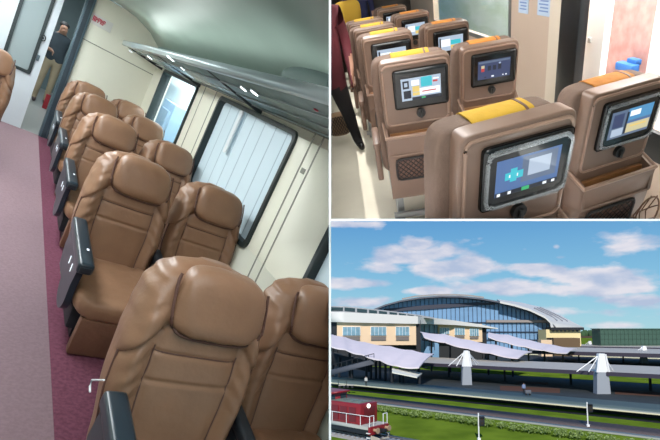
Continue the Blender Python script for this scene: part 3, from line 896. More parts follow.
# ================================================================== OUTDOORS: the station
U = Vector((-570 / 480 * 1.0, 1.0, 0)); U.normalize()          # along the tracks, away to the left
N = Vector((U.y, -U.x, 0))                                     # across the tracks, away from the eye
if N.y < 0: N = -N
grass = mat('mown_grass', (92, 114, 34), .95, rgb2=(72, 94, 24), vscale=.25, spec=.1)
gravel = mat('mauve_gravel', (118, 104, 100), .95, var=.25, vscale=3, spec=.1)
kerbw = mat('pale_concrete', (160, 162, 152), .8)
slate = mat('dark_ballast', (52, 62, 66), .9, var=.3, vscale=.5)
rust = mat('rust_brown_bed', (82, 52, 40), .9)
platf = mat('grey_green_paving', (104, 118, 110), .7, var=.1, vscale=.6)
edge = mat('cream_platform_edge', (216, 208, 176), .7)
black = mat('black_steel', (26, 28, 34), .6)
lilac = mat('lilac_canopy_membrane', (228, 216, 220), .55, var=.04, vscale=.4)
roofg = mat('grey_ribbed_roof', (188, 180, 168), .5, var=.08, vscale=1)
fascia = mat('dark_violet_fascia', (58, 52, 66), .6)
white = mat('white_steel', (232, 232, 232), .4)
conc = mat('pylon_concrete', (150, 156, 164), .7)
cream = mat('cream_facade', (228, 198, 164), .7, var=.03, vscale=.5)
bluegl = mat('blue_curtain_glass', (128, 166, 204), .2, spec=.6, var=.2, vscale=.06, stretch=(1, 1, 2))
mull = mat('dark_mullion', (48, 62, 84), .4)
whiter = mat('white_roof', (208, 206, 202), .5)
winb = mat('facade_window_glass', (132, 168, 186), .15, spec=.7, var=.3, vscale=.8)
wind = mat('window_grey_panel', (112, 104, 100), .5)
greenb = mat('dark_green_cladding', (62, 90, 76), .5, var=.08, vscale=.6)
redl = mat('red_locomotive_paint', (140, 26, 36), .35, var=.15, vscale=1.2)
redd = mat('dark_red_paint', (104, 22, 32), .4)
greyr = mat('grey_green_hood_top', (112, 122, 112), .5)


def strip(mb, px0, py0, py1, z, th, ua=-60, ub=420):
    """box strip along the tracks whose edges pass through px0,py0 and px0,py1 at level z"""
    a, b = G(px0, py0, z), G(px0, py1, z)
    pts = [a + U * ua, a + U * ub, b + U * ub, b + U * ua]
    mb.extr(pts, (0, 0, -th)); return mb


def frame_at(px, py, z=0):
    """matrix at the ground point seen at px,py: X towards the near right end of the tracks, Y away"""
    p = G(px, py, z); X = -U
    return Matrix(((X.x, N.x, 0, p.x), (X.y, N.y, 0, p.y), (0, 0, 1, p.z), (0, 0, 0, 1)))


mb = MB(); mb.bb(-900, 1200, 20, 2600, -.5, 0); struct(mb, 'ground', grass, 3)
for i, (y0, y1, z, th, m, nm) in enumerate(((411, 417.2, .06, .05, gravel, 'gravel_strip'), (417.2, 419, .16, .15, kerbw, 'kerb_line'), (374.5, 398, .07, .06, slate, 'track_bed'),)):
    struct(strip(MB(), 500, y0, y1, z, th), nm, m, 3)
for i, (x0, x1, ya, yb) in enumerate(((500, 560, 385.5, 390), (615, 665, 390, 394), (520, 548, 381, 383))):
    a, b = G(x0, ya - (560 - x0) * 0, .1), G(x1, ya + (x1 - x0) * .05, .1)
    mb = MB(); c, d = G(x1, yb + (x1 - x0) * .05, .1), G(x0, yb, .1); mb.extr([a, b, c, d], (0, 0, -.03)); struct(mb, 'rusty_bed', rust, 3)
# main platform: pale slab over a recessed wall, blackened for the shade under its overhang
struct(strip(MB(), 500, 391, 397.6, 1.0, .25), 'platform_slab', platf, 3)
struct(strip(MB(), 500, 397.6, 398.9, 1.02, .15), 'platform_edge', edge, 3)
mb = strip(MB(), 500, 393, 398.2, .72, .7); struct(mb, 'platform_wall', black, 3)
mb = MB(); strip(mb, 500, 404.5, 405.6, .12, .1); struct(mb, 'track_rail', black, 3)
# far platforms
for y0, y1, m in ((362.5, 364.5, edge), (352.6, 353.4, edge), (354, 361, slate)):
    struct(strip(MB(), 500, y0, y1, .3, .25, -200, 300), 'far_platform', m, 3)

# cable-hung platform roofs
def flat_roof(label, px0, y_far, y_near, z, ua, ub, fz_=.9, ribs=False):
    a, b = G(px0, y_near, z), G(px0, y_far, z)
    t = thing('platform_roof', 3, label, 'roof')
    mb = MB(); mb.extr([a + U * ua, a + U * ub, b + U * ub, b + U * ua], (0, 0, -.25)); mb.build('roof_deck', roofg, t)
    mb = MB(); mb.extr([a + U * ua - N * .1, a + U * ub - N * .1, a + U * ub, a + U * ua], (0, 0, -fz_)); mb.build('roof_fascia', fascia, t)
    if ribs:
        mb = MB(); n = 60
        for i in range(n):
            p = a + U * (ua + (ub - ua) * i / n); q = p + (b - a)
            mb.tube([p + Vector((0, 0, .03)), q + Vector((0, 0, .03))], .06, 4)
        mb.build('roof_rib', fascia, t)
    mb = MB()
    for i in range(int((ub - ua) / 14)):
        p = a.lerp(b, .5) + U * (ua + 7 + 14 * i); mb.box((p.x, p.y, (z - .3) / 2), (.35, .35, z - .3))
    mb.build('support_post', black, t)
    return t


flat_roof('long grey platform roof hung from the two nearest white pylons', 500, 360, 366.5, 3.9, -50, 26, .7)
flat_roof('middle grey platform roof behind the nearest hung one', 600, 347.8, 352.2, 4.6, -70, 22, 1.1)
flat_roof('far dark-edged platform roof below the green building', 600, 344.6, 346.6, 4.2, -60, 10, 1.6)


def pylon(px, py_base, py_top, label, fw=1.0):
    g = G(px, py_base); d = g.y; zt = W(px, py_top, d - .2).z
    t = thing('roof_pylon', 3, label, 'pylon', g)
    mid = zt * .54
    mb = MB()
    mb.loft([[(-fw * k, -.7, z), (fw * k, -.7, z), (fw * k, .7, z), (-fw * k, .7, z)] for z, k in ((0, 1), (mid, .84))]); mb.build('pylon_foot', conc, t)
    mb = MB()
    mb.loft([[(-k, -.75, z), (k, -.75, z), (k, .3, z), (-k, .3, z)] for z, k in ((mid, fw * .80), (zt - .2, fw * .42), (zt, fw * .36))])
    for s in (-1, 1): mb.tube([(s * fw * .86, -.8, mid), (s * fw * .45, -.8, zt - .1)], [.2, .16], 8)
    mb.build('pylon_head', white, t)
    for dx, dy in ((-4.4 * fw / 1.2, -.3), (-2.6 * fw / 1.2, -.9), (3.2 * fw / 1.2, 2), (4.6 * fw / 1.2, 5)):
        q = Vector((dx, dy, mid + .1)); mb = MB(); mb.tube([(math.copysign(.35, dx), -.3, zt - .3), q], .09, 6); mb.build('cable_stay', white, t)
    return t


pylon(466.5, 385, 350.5, 'white cable-stayed pylon on a grey foot, in front of the second lilac canopy')
pylon(602, 394, 353.5, 'largest white cable-stayed pylon on a grey foot, right of the canopies', 1.2)
pylon(644, 364, 346, 'small distant white pylon in front of the green building near the picture edge')
pylon(590, 352.5, 341, 'tiny far white pylon just left of the green building')


# lilac canopies
def canopy(back, front, label, th=.25, posts=5, zb=None, base_py=None):
    t = thing('membrane_canopy', 3, label, 'canopy')
    n = 40
    def sample(tab, u):
        L = len(tab) - 1; i = min(int(u * L), L - 1); f = u * L - i
        return [tab[i][j] + (tab[i + 1][j] - tab[i][j]) * f for j in range(3)]
    A, B = [], []
    for i in range(n + 1):
        u = i / n
        A.append(W(*sample(back, u))); B.append(W(*sample(front, u)))
    t_ = bmesh.new(); rows = []
    m = 8
    for i in range(n + 1):
        u = i / n; row = []
        for j in range(m + 1):
            v = j / m; p = A[i].lerp(B[i], v); p.z += .35 * math.sin(v * PI) * (.6 + .4 * math.cos(u * len(back) * 2 * PI)) - .25 * abs(math.sin(u * PI * (len(back) - 1)))
            row.append(p)
        rows.append(row)
    mb = MB(); mb.loft([r + [p - Vector((0, 0, th)) for p in r[::-1]] for r in rows]); mb.build('membrane', lilac, t, ang=60)
    # truss below
    mb = MB(); n2 = 14
    lo = [A[int(i * n / n2)].lerp(B[int(i * n / n2)], .5) - Vector((0, 0, 1.6)) for i in range(n2 + 1)]
    mb.tube(lo, .16, 6)
    for i in range(n2):
        k = int(i * n / n2)
        mb.tube([lo[i], B[k].lerp(A[k], .1) - Vector((0, 0, .35))], .1, 5); mb.tube([lo[i], A[k].lerp(B[k], .1) - Vector((0, 0, .35))], .1, 5)
        mb.tube([lo[i + 1], B[k].lerp(A[k], .1) - Vector((0, 0, .35))], .08, 5)
    mb.build('truss', black, t)
    for i in range(posts):
        u = (i + .6) / posts; k = int(u * n); p = A[k].lerp(B[k], .5)
        mb = MB(); mb.tube([(p.x, p.y, 0), (p.x, p.y, p.z - 1)], .28, 8); mb.build('canopy_post', black, t)
    return t


canopy([(326, 332, 128), (345, 337, 125), (365, 342, 120), (390, 346, 114), (412, 350, 109), (434, 353.5, 104)],
       [(326, 344, 106), (345, 349, 104), (362, 354, 101), (380, 359.5, 98), (396, 365, 95), (419, 367, 92)],
       'nearest lilac membrane canopy sloping down from the picture edge above the red locomotive', posts=6)
canopy([(420, 331.5, 141), (445, 334, 136), (470, 340, 131), (495, 344.5, 126), (532, 351.5, 120)],
       [(424, 337, 128), (445, 342, 124), (468, 348, 120), (490, 352.5, 115), (518, 358, 110)],
       'middle lilac membrane canopy passing behind the left white pylon', posts=5)
canopy([(488.5, 332.3, 160), (508, 334.5, 158), (530, 340, 157), (552, 344.5, 155), (577, 348.5, 152)],
       [(488, 336.5, 144), (506, 342, 142), (526, 346.5, 140), (544, 350, 138), (567, 353, 134)],
       'farthest lilac membrane canopy in front of the glass hall', posts=5)
# low white membrane under the nearest canopy and its dark ramp
t = thing('small_canopy', 3, 'low white membrane roof on dark posts under the nearest lilac canopy', 'canopy')
pa, pb, pc, pd = W(392, 367, 98), W(422, 373, 96), W(417, 377, 90), W(392, 372, 91)
mb = MB(); mb.extr([pa, pb, pc, pd], (0, 0, -.2)); mb.build('membrane', mat('white_membrane', (222, 220, 206), .6), t)
for q in (pa.lerp(pd, .5), pa.lerp(pc, .45), pb.lerp(pc, .5)):
    mb = MB(); mb.tube([(q.x, q.y, 0), (q.x, q.y, q.z - .2)], .3, 8); mb.build('canopy_post', black, t)
t = thing('footbridge_ramp', 3, 'dark lattice ramp rising under the nearest lilac canopy from the picture edge', 'ramp')
mb = MB()
a, b = W(325, 372, 100), W(374, 359, 100)
mb.extr([a, b, b + Vector((0, 2, 0)), a + Vector((0, 2, 0))], (0, 0, -1.0)); mb.build('ramp_deck', mat('dark_grey_ramp', (70, 74, 84), .6), t)
mb = MB()
for i in range(10):
    p = a.lerp(b, i / 9); mb.tube([p, p + Vector((0, 0, 1.1))], .06, 5)
mb.tube([a + Vector((0, 0, 1.1)), b + Vector((0, 0, 1.1))], .08, 5); mb.build('railing', black, t)
mb = MB(); p0 = W(325, 352, 112); p1 = W(372, 362, 112)
mb.extr([p0, p1, p1 + Vector((0, 8, 0)), p0 + Vector((0, 8, 0))], (0, 0, -2.4)); mb.build('under_deck', black, t)
for px in (331, 339, 352, 371, 376, 380, 391):
    q = G(px, 379)
    mb = MB(); mb.tube([(q.x, q.y, 0), (q.x, q.y, 5.0)], .3, 8); reg(mb.build('platform_column', black), 3, 'dark steel column standing under the nearest lilac canopy', 'column', 'dark columns under the nearest canopy')
for px in (342, 350):
    q = G(px, 388, 1.0)
    t = thing('baggage_cart', 3, ('grey baggage cart on the near platform, closer to the picture edge' if px == 342 else 'grey baggage cart on the near platform, the one farther along'), 'cart', q)
    mb = MB(); mb.box((0, 0, .5), (1.2, .7, .12), bev=.03); mb.build('cart_bed', roofg, t)
    mb = MB(); mb.tube([(-.6, 0, .5), (-.7, 0, 1.3), (-.7, .3, 1.3)], .05, 6); mb.build('handle', black, t)
    for sx in (-.4, .4):
        mb = MB(); mb.tube([(sx, -.35, .2), (sx, .35, .2)], .2, 10); mb.build('wheel', black, t)

# terminal building
T = thing('terminal_building', 3, 'cream terminal building with a broad swooping white roof and rectangular windows', 'building')


def face_box(mb, x0, x1, y0, y1, d, depth, zfloor=None, mi=0):
    a, b = W(x0, y0, d), W(x1, y0, d); c, e = W(x1, y1, d), W(x0, y1, d)
    zt, zb = a.z, (c.z if zfloor is None else zfloor)
    mb.extr([(a.x, d, zt), (b.x, d, zt), (b.x, d, zb), (a.x, d, zb)], (0, depth, 0), mi); return mb


mb = face_box(MB(), 337, 416, 321, 345, 150, 12); mb.build('near_facade', cream, T)
mb = face_box(MB(), 438, 482, 324, 342, 165, 12); mb.build('far_facade', cream, T)
mb = MB(); face_box(mb, 318, 337, 320, 350, 150.5, 10, 0); face_box(mb, 416, 420.5, 320, 350, 150.5, 8, 0); face_box(mb, 482, 486, 325, 350, 166, 8, 0); face_box(mb, 337, 416, 345, 360, 152, 10, 0); face_box(mb, 438, 482, 341, 355, 167, 10, 0)
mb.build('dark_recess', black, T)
mb = face_box(MB(), 420, 438.5, 321, 350, 166, 8, 0); g_ = mb.build('glazed_link', bluegl, T)
mb = MB()
for x in (424, 429, 434): face_box(mb, x, x + .5, 321, 350, 165.7, .3)
face_box(mb, 420, 438, 333, 333.6, 165.7, .3); mb.build('mullion', mull, g_)
for x0, x1, ya, yb, d in ((343, 360, 327, 335.5, 149.8), (371, 386, 327, 335.5, 149.8), (396, 409, 327, 335.5, 149.8), (440, 449, 328, 334, 164.8), (455, 464.5, 328, 335, 164.8), (470, 478.5, 328.5, 336, 164.8)):
    mb = MB(); face_box(mb, x0, x1, ya, yb, d - .1, .6, mi=0)
    face_box(mb, x0 - .4, x1 + .4, ya - .4, ya, d - .2, .5, mi=1); face_box(mb, x0 - .4, x0, ya, yb, d - .2, .5, mi=1); face_box(mb, x1, x1 + .4, ya, yb, d - .2, .5, mi=1)
    for k in range(1, 4): face_box(mb, x0 + (x1 - x0) * k / 4 - .2, x0 + (x1 - x0) * k / 4 + .1, ya, yb, d - .2, .3, mi=1)
    w = mb.build('window', [winb, white], T, smooth=False)
    mb = MB(); face_box(mb, x0, x1, yb + .8, yb + (5 if d < 160 else 3), d - .1, .4); mb.build('spandrel_panel', wind, w)
# roof
top = [(318, 311.2, 148.6), (345, 312.2, 148.6), (375, 313.6, 148.6), (405, 315.5, 148.8), (418, 316.3, 149), (430, 317.3, 158), (455, 320.5, 163.2), (480, 324.3, 163.6), (498, 328.2, 163.6)]
bot = [(318, 321.5, 148.6), (345, 322.3, 148.6), (375, 323, 148.6), (405, 323.6, 148.8), (418, 323.8, 149), (430, 324, 158), (455, 325, 163.2), (480, 327, 163.6), (498, 329.0, 163.6)]
mb = MB(); mb.loft([[W(*a), W(*b), W(*b) + Vector((0, 34, 0)), W(*a) + Vector((0, 34, .5))] for a, b in zip(top, bot)]); mb.build('roof', whiter, T, ang=50)
mb = MB()
tt = [(318, 305.8), (345, 306.3), (365, 308.2), (395, 311.5), (420, 315), (434, 317.5)]
bb_ = [(318, 312), (345, 312.8), (365, 313.8), (395, 315.8), (420, 317.2), (434, 319)]
mb.loft([[W(*a, 153), W(*b, 153), W(*b, 160), W(*a, 160)] for a, b in zip(tt, bb_)]); cl = mb.build('clerestory', mat('clerestory_frame', (150, 152, 156), .5), T)
mb = MB()
for x0, x1 in ((319, 343), (344.5, 355), (357, 367), (369, 377), (379, 387), (389.5, 397), (399, 406), (407.5, 414), (416, 422)):
    f = lambda x, tab: next(p[1] + (q[1] - p[1]) * (x - p[0]) / (q[0] - p[0]) for p, q in zip(tab, tab[1:]) if x <= q[0])
    mb.extr([W(x0, f(x0, tt) + 1.1, 152.8), W(x1, f(x1, tt) + 1.1, 152.8), W(x1, min(f(x1, bb_) - .9, f(x1, tt) + 4.6), 152.8), W(x0, min(f(x0, bb_) - .9, f(x0, tt) + 4.6), 152.8)], (0, .4, 0))
mb.build('clerestory_pane', mat('dark_teal_glass', (44, 62, 66), .2), cl)

# arched glass hall
Hh = thing('glass_hall', 3, 'great arched station hall with a blue glass front under a curved roof', 'hall')
arch = [(360, 315), (372, 310), (385, 305.2), (400, 301.2), (420, 298.3), (440, 297), (460, 297.2), (480, 299.2), (500, 302.8), (520, 308), (535, 313.5), (548, 321), (549, 326)]
DH = 235
mb = MB(); pts = [W(x, y, DH) for x, y in arch]
poly = pts + [Vector((pts[-1].x, DH, 0)), Vector((pts[0].x, DH, 0))]
mb.extr(poly, (0, 60, 0)); gl = mb.build('curtain_wall', bluegl, Hh)


def archy(x): return next((p[1] + (q[1] - p[1]) * (x - p[0]) / (q[0] - p[0]) for p, q in zip(arch, arch[1:]) if x <= q[0]), 326)


k = 0; x = 368.0
while x < 547:
    p = W(x, archy(x), DH - .35); mb = MB(); mb.box((p.x, p.y, p.z / 2), (.2, .5, p.z)); mb.build('mullion', mull, gl); x += 4.35
mb = MB()
for yy in (322.5, 332, 340):
    a, b = W(380, yy, DH - .4), W(547, yy, DH - .4); mb.bb(a.x, b.x, DH - .6, DH - .2, a.z - .25, a.z + .25)
mb.build('transom', mull, gl)
mb = MB(); a, b = W(486, 320, DH - .5), W(548, 322.5, DH - .5); mb.bb(a.x, b.x, DH - 1.4, DH - .6, b.z, a.z); mb.build('pale_beam', mat('grey_beige_beam', (150, 140, 136), .6), gl)
# dark truss band
band = [(384, 312, 309), (400, 311, 307.5), (425, 309.5, 305.3), (450, 307.5, 303.6), (475, 305.5, 302.3), (495, 304.5, 302.6)]
mb = MB(); mb.loft([[W(x, a, DH - .8), W(x, b, DH - .8), W(x, b, DH - .3), W(x, a, DH - .3)] for x, a, b in band]); mb.build('truss_band', mat('dark_truss_band', (56, 58, 72), .5), gl)
# roof shell over the arch and its long flank
r1 = [(358, 315.2), (372, 309.6), (385, 304.4), (400, 300.3), (420, 297), (440, 295.6), (460, 295.8), (480, 297.8), (500, 301.3), (520, 306.3), (535, 311.5), (548, 318.5), (556, 327)]
mb = MB(); mb.loft([[W(x, y + 1.6, DH - 5), W(x, y, DH - 5), W(x, y, DH - 5) + Vector((0, 66, 0)), W(x, y + 1.6, DH - 5) + Vector((0, 66, 0))] for x, y in r1])
mb.build('roof_edge', mat('dark_roof_edge', (92, 94, 104), .5), Hh, ang=50)
fl_f = [(500, 301.0, 228), (515, 304.4, 228), (530, 309.0, 228), (545, 316.2, 228), (550, 321, 228), (551, 327.3, 228)]
fl_b = [(497, 299.2, 262), (520, 302.2, 262), (543, 307.5, 262), (562, 316.0, 262), (573, 322.0, 262), (584, 327.5, 262)]
mb = MB(); mb.loft([[W(*a), W(*b), W(*b) - Vector((0, 0, 1)), W(*a) - Vector((0, 0, 1))] for a, b in zip(fl_f, fl_b)]); fk = mb.build('roof_flank', whiter, Hh, ang=50)
slitm = mat('roof_slit_grey', (130, 132, 142), .5)
for v in (.28, .5, .72):
    q = []
    for i in range(2, 6): q.append(W(*fl_f[i]).lerp(W(*fl_b[i]), v) + Vector((0, -.2, .25)))
    mb = MB(); mb.tube(q[:3], .4, 6); mb.build('roof_slit', slitm, fk)
mb = MB(); cap = [(402, 298.2), (415, 295.6), (435, 294), (455, 293.9), (470, 294.8), (484, 296.7)]
mb.loft([[W(x, y + 1.6, 245), W(x, y, 245), W(x, y, 285), W(x, y + 1.6, 285)] for x, y in cap]); mb.build('roof_cap', mat('warm_grey_cap', (152, 146, 142), .5), Hh)

# cream block and brown box at the hall's end
B1 = thing('end_block', 3, 'cream end block under the white roof flank of the glass hall', 'building')
mb = face_box(MB(), 546, 580.5, 329.5, 352, 222, 10, 0); mb.build('block_wall', mat('yellow_cream_wall', (232, 212, 160), .7), B1)
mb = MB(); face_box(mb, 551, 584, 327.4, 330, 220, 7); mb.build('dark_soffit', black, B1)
for i in range(7): face_box(MB(), 552 + 4 * i, 554.4 + 4 * i, 330.3, 331.6, 221.7, .3).build('window', mull, B1)
mb = face_box(MB(), 553.5, 580, 338, 352, 212, 8, 0); reg(mb.build('brown_shed', mat('brown_cladding', (104, 82, 58), .7)), 3, 'low brown shed in front of the cream end block', 'shed')
mb = face_box(MB(), 541, 552, 340, 352, 205, 4, 0); reg(mb.build('cream_kiosk', cream), 3, 'small cream kiosk left of the brown shed', 'kiosk')
# green building
B2 = thing('green_building', 3, 'long plain dark green clad building at the picture edge', 'building')
mb = face_box(MB(), 600, 668, 329, 353, 225, 8, 0); mb.build('cladding_wall', greenb, B2)
mb = MB()
for i in range(18): face_box(mb, 600 + 4 * i, 600.4 + 4 * i, 329.3, 352, 224.9, .1)
for y in (334, 339, 344): face_box(mb, 600, 668, y, y + .3, 224.9, .1)
mb.build('cladding_groove', mat('darker_green_joint', (48, 72, 60), .6), B2)
mb = face_box(MB(), 599.6, 668, 328.4, 329.3, 224.5, 9); mb.build('parapet', mat('green_parapet', (74, 104, 92), .5), B2)
# far fence and tree line
mb = face_box(MB(), 578, 601, 336, 338, 320, 1); reg(mb.build('far_wall', mat('dark_brown_wall', (70, 54, 46), .8)), 3, 'distant low dark brown wall between the cream block and the green building', 'wall')
treem = mat('far_foliage', (62, 92, 58), .9, var=.4, vscale=.1)
mb = MB()
for i in range(46):
    x = 560 + i * 2.4; p = W(x, 331, 900); h = random.uniform(1.5, 5) ; mb.sq((p.x, 900 + random.uniform(-20, 20), 4), (random.uniform(4, 8), 5, 6 + h), 1, 1, 10, 6)
reg(mb.build('distant_trees', treem), 3, 'hazy line of distant trees on the horizon behind the green building', 'trees', kind='stuff')

# shrubs beside the gravel
leaf = mat('shrub_leaves', (148, 166, 104), .9, rgb2=(90, 112, 48), vscale=4)
def shrub_mesh(seed):
    rnd = random.Random(seed); mb = MB()
    for i in range(90):
        a, b = rnd.uniform(0, 2 * PI), rnd.uniform(0, 1); r = .75 * math.sqrt(rnd.random())
        c = Vector((r * math.cos(a), r * math.sin(a), .25 + .75 * b * (1 - r * .5)))
        s = rnd.uniform(.10, .2); mb.box(c, (s, s * .8, .04), (rnd.uniform(-1, 1), rnd.uniform(-1, 1), rnd.uniform(0, 3)))
    mb.tube([(0, 0, 0), (0, 0, .7)], .05, 5)
    return mb
sh0 = reg(shrub_mesh(1).build('shrub', leaf, smooth=False), 3, 'small leafy green shrub in the row on the grass beside the gravel strip', 'shrub', 'shrubs along the gravel strip')
base = G(500, 429)
for i in range(44):
    p = base + U * (42 - i * 1.62) + N * random.uniform(-.25, .25)
    if i == 0: sh0.location = p; continue
    c = sh0.copy(); COL.objects.link(c); c.location = p; c.rotation_euler.z = random.uniform(0, 6); s = random.uniform(.85, 1.1); c.scale = (s, s, s)
    ROOTS.append((c, 3))


def signal(px, pyb, pyt, pyh, label):
    g = G(px, pyb); d = g.y; zt = W(px, pyt, d).z; zh = W(px, pyh, d).z
    t = thing('signal_post', 3, label, 'signal', g)
    mb = MB(); mb.tube([(0, 0, 0), (0, 0, zt)], .07, 8); mb.box((0, 0, .15), (.3, .3, .3)); mb.build('post', white, t)
    mb = MB(); mb.box((.3, -.05, zh), (.55, .35, .95), bev=.06); mb.box((.3, -.3, zh + .42), (.5, .25, .04)); h_ = mb.build('signal_head', black, t)
    mb = MB(); mb.tube([(.3, -.22, zh + .22), (.3, -.26, zh + .22)], .11, 12); mb.tube([(.3, -.22, zh - .18), (.3, -.26, zh - .18)], .11, 12); mb.build('lens', mat('dull_lens', (60, 50, 40), .2), h_)
signal(479, 441, 413, 421, 'white signal post with black head standing in the shrub row, the nearer one')
signal(588, 427, 402, 408, 'white signal post with black head by the platform edge, below the largest pylon')

# two tiny figures on the platform
for px, py, lab, cm in ((366, 386, 'small person in pale clothes standing on the near platform under the canopy tip', mat('pale_clothes', (190, 190, 186), .8)), (524, 394, 'small person in blue-grey pushing something on the near platform', mat('bluegrey_clothes', (120, 136, 168), .8))):
    J, E_ = body_joints(1.75)
    human('person', 3, lab, J, E_, lambda p: 2 if p.z > 1.5 else (0 if p.z > .9 else (1 if p.z > .1 else 3)), [cm, blk, skin, bshoe], G(px, py, 1.0), hair=[((0, .01, 1.7), (.09, .1, .07))], hairmat=hairm)
q = G(528, 395, 1.0); t = thing('trolley', 3, 'small dark trolley in front of the blue-grey person on the platform', 'trolley', q)
mb = MB(); mb.box((0, 0, .5), (.9, .5, .5), bev=.04); mb.build('trolley_body', mat('grey_case', (96, 98, 104), .5), t)
mb = MB(); mb.tube([(-.45, 0, .4), (-.6, 0, 1.0)], .03, 5); mb.build('handle', black, t)
for sx in (-.3, .3):
    mb = MB(); mb.tube([(sx, -.25, .12), (sx, .25, .12)], .12, 8); mb.build('wheel', black, t)

# locomotive and its track
FM = frame_at(383, 440)
trk = thing('railway_track', 3, 'pale railway track under the red locomotive at the bottom edge', 'track')
mb = MB()
for i in range(-12, 60): c = FM @ Vector((-i * .65 + 8, 0, .1)); mb.box(c, (.26, 2.5, .14), (0, 0, math.atan2(-U.y, -U.x)))
mb.build('sleeper', conc, trk)
for s in (-.75, .75):
    mb = MB(); mb.extr([FM @ Vector((20, s - .05, .17)), FM @ Vector((-60, s - .05, .17)), FM @ Vector((-60, s + .05, .17)), FM @ Vector((20, s + .05, .17))], (0, 0, .15)); mb.build('rail', mat('rail_steel', (150, 148, 146), .35, metal=.7), trk)
mb = MB(); mb.extr([FM @ Vector((24, -2.2, .0)), FM @ Vector((-60, -2.2, .0)), FM @ Vector((-60, 2.2, .0)), FM @ Vector((24, 2.2, .0))], (0, 0, .05)); struct(mb, 'ballast_bed', mat('pale_ballast', (176, 170, 164), .95, var=.3, vscale=3), 3)
L = bpy.data.objects.new('locomotive', None); COL.objects.link(L); L.matrix_basis = FM @ Matrix.Diagonal((1.12, 1.12, 1.12, 1))
reg(L, 3, 'red diesel locomotive with grey-green hood top and one white headlight, cut by the picture edges', 'locomotive')
mb = MB(); mb.bb(-16, -.6, -1.45, 1.45, 1.0, 1.28); mb.build('frame_deck', mat('pale_walkway', (176, 176, 170), .6), L)
mb = MB(); mb.bb(-16, -.6, -1.4, 1.4, .55, 1.0); mb.bb(-9, -5, -1.2, 1.2, .35, .8, .1); mb.build('underframe', black, L)
mb = MB(); mb.bb(-5.6, -1.6, -1.25, 1.25, 1.28, 3.15, .12); hd = mb.build('engine_hood', [redl], L)
mb = MB(); mb.bb(-5.5, -2.0, -1.0, 1.0, 3.13, 3.2, .03)
for i in range(3): mb.bb(-5.0 + i * 1.1, -4.3 + i * 1.1, -.6, .6, 3.2, 3.26)
mb.build('hood_top', greyr, hd)
mb = MB()
for i in range(3): mb.bb(-5.2 + i * 1.1, -4.35 + i * 1.1, -1.29, -1.25, 1.5, 2.8, .01)
mb.build('hood_door', redd, hd)
mb = MB(); mb.bb(-1.62, -1.57, -.8, .8, 1.9, 2.8, .01); mb.build('grille', redd, hd)
mb = MB(); mb.tube([(-1.6, -.15, 2.9), (-1.48, -.15, 2.9)], .2, 14); mb.build('headlight', emit('headlight_white', (255, 250, 240), 2.0), hd)
mb = MB(); mb.bb(-8.6, -5.6, -1.45, 1.45, 1.28, 3.8, .1); cb = mb.build('cab', redl, L)
mb = MB(); mb.bb(-8.9, -5.3, -1.55, 1.55, 3.75, 3.92, .06); mb.build('cab_roof', redl, cb)
cg = mat('cab_glass', (50, 62, 70), .15); MB().bb(-5.62, -5.56, -1.2, -.4, 3.2, 3.6).build('window', cg, cb); MB().bb(-5.62, -5.56, .4, 1.2, 3.2, 3.6).build('window', cg, cb); mb = MB(); mb.bb(-8.0, -6.2, -1.48, -1.44, 2.8, 3.5); mb.build('window', cg, cb)
mb = MB(); mb.bb(-16, -8.6, -1.25, 1.25, 1.28, 3.0, .1); mb.build('rear_hood', redd, L)
for x in (-3.2, -5.0, -12, -13.8):
    mb = MB()
    for s in (-.72, .72): mb.tube([(x, s - .06, .77), (x, s + .06, .77)], .45, 20)
    mb.tube([(x, -.8, .77), (x, .8, .77)], .1, 8); mb.build('wheel', black, L)
mb = MB(); mb.bb(-.6, -.35, -1.4, 1.4, .55, 1.25, .03); bf = mb.build('buffer_beam', redl, L)
for s in (-.85, .85):
    mb = MB(); mb.tube([(-.4, s, .95), (.05, s, .95)], .14, 10); mb.tube([(.05, s, .95), (.12, s, .95)], .26, 14); mb.build('buffer', mat('tan_buffer', (168, 140, 112), .6), bf)
mb = MB(); mb.bb(-.4, .25, -.15, .15, .7, 1.0, .04); mb.tube([(.0, -.45, .95), (.12, -.5, .5), (.02, -.4, .3)], .05, 6); mb.tube([(.0, .45, .95), (.12, .5, .5), (.02, .4, .3)], .05, 6); mb.build('coupling', black, bf)
mb = MB(); mb.extr([(-.3, -1.3, .55), (.2, -.6, .25), (.2, .6, .25), (-.3, 1.3, .55), (-.3, 1.3, .15), (.3, .6, .1), (.3, -.6, .1), (-.3, -1.3, .15)], (-.06, 0, 0)); mb.build('plough', mat('pale_plough', (190, 180, 160), .6), bf)
mb = MB()
for y in (-1.3, -.7, .7, 1.3): mb.tube([(-.5, y, 1.25), (-.5, y, 2.2)], .035, 6)
mb.tube([(-.5, -1.3, 2.2), (-.5, -.7, 2.2)], .035, 6); mb.tube([(-.5, .7, 2.2), (-.5, 1.3, 2.2)], .035, 6)
for x in (-1.5, -3.2, -5, -6.8): mb.tube([(x, -1.4, 1.28), (x, -1.4, 2.2)], .03, 6)
mb.tube([(-.5, -1.4, 2.2), (-8, -1.4, 2.2)], .03, 6); mb.build('handrail', white, L)
mb = MB()
for s in (-1, 1):
    mb.bb(-.75, -.35, s * 1.42 - .1, s * 1.42 + .1, .3, .36); mb.bb(-.75, -.35, s * 1.42 - .1, s * 1.42 + .1, .7, .76)
mb.build('step', white, L)

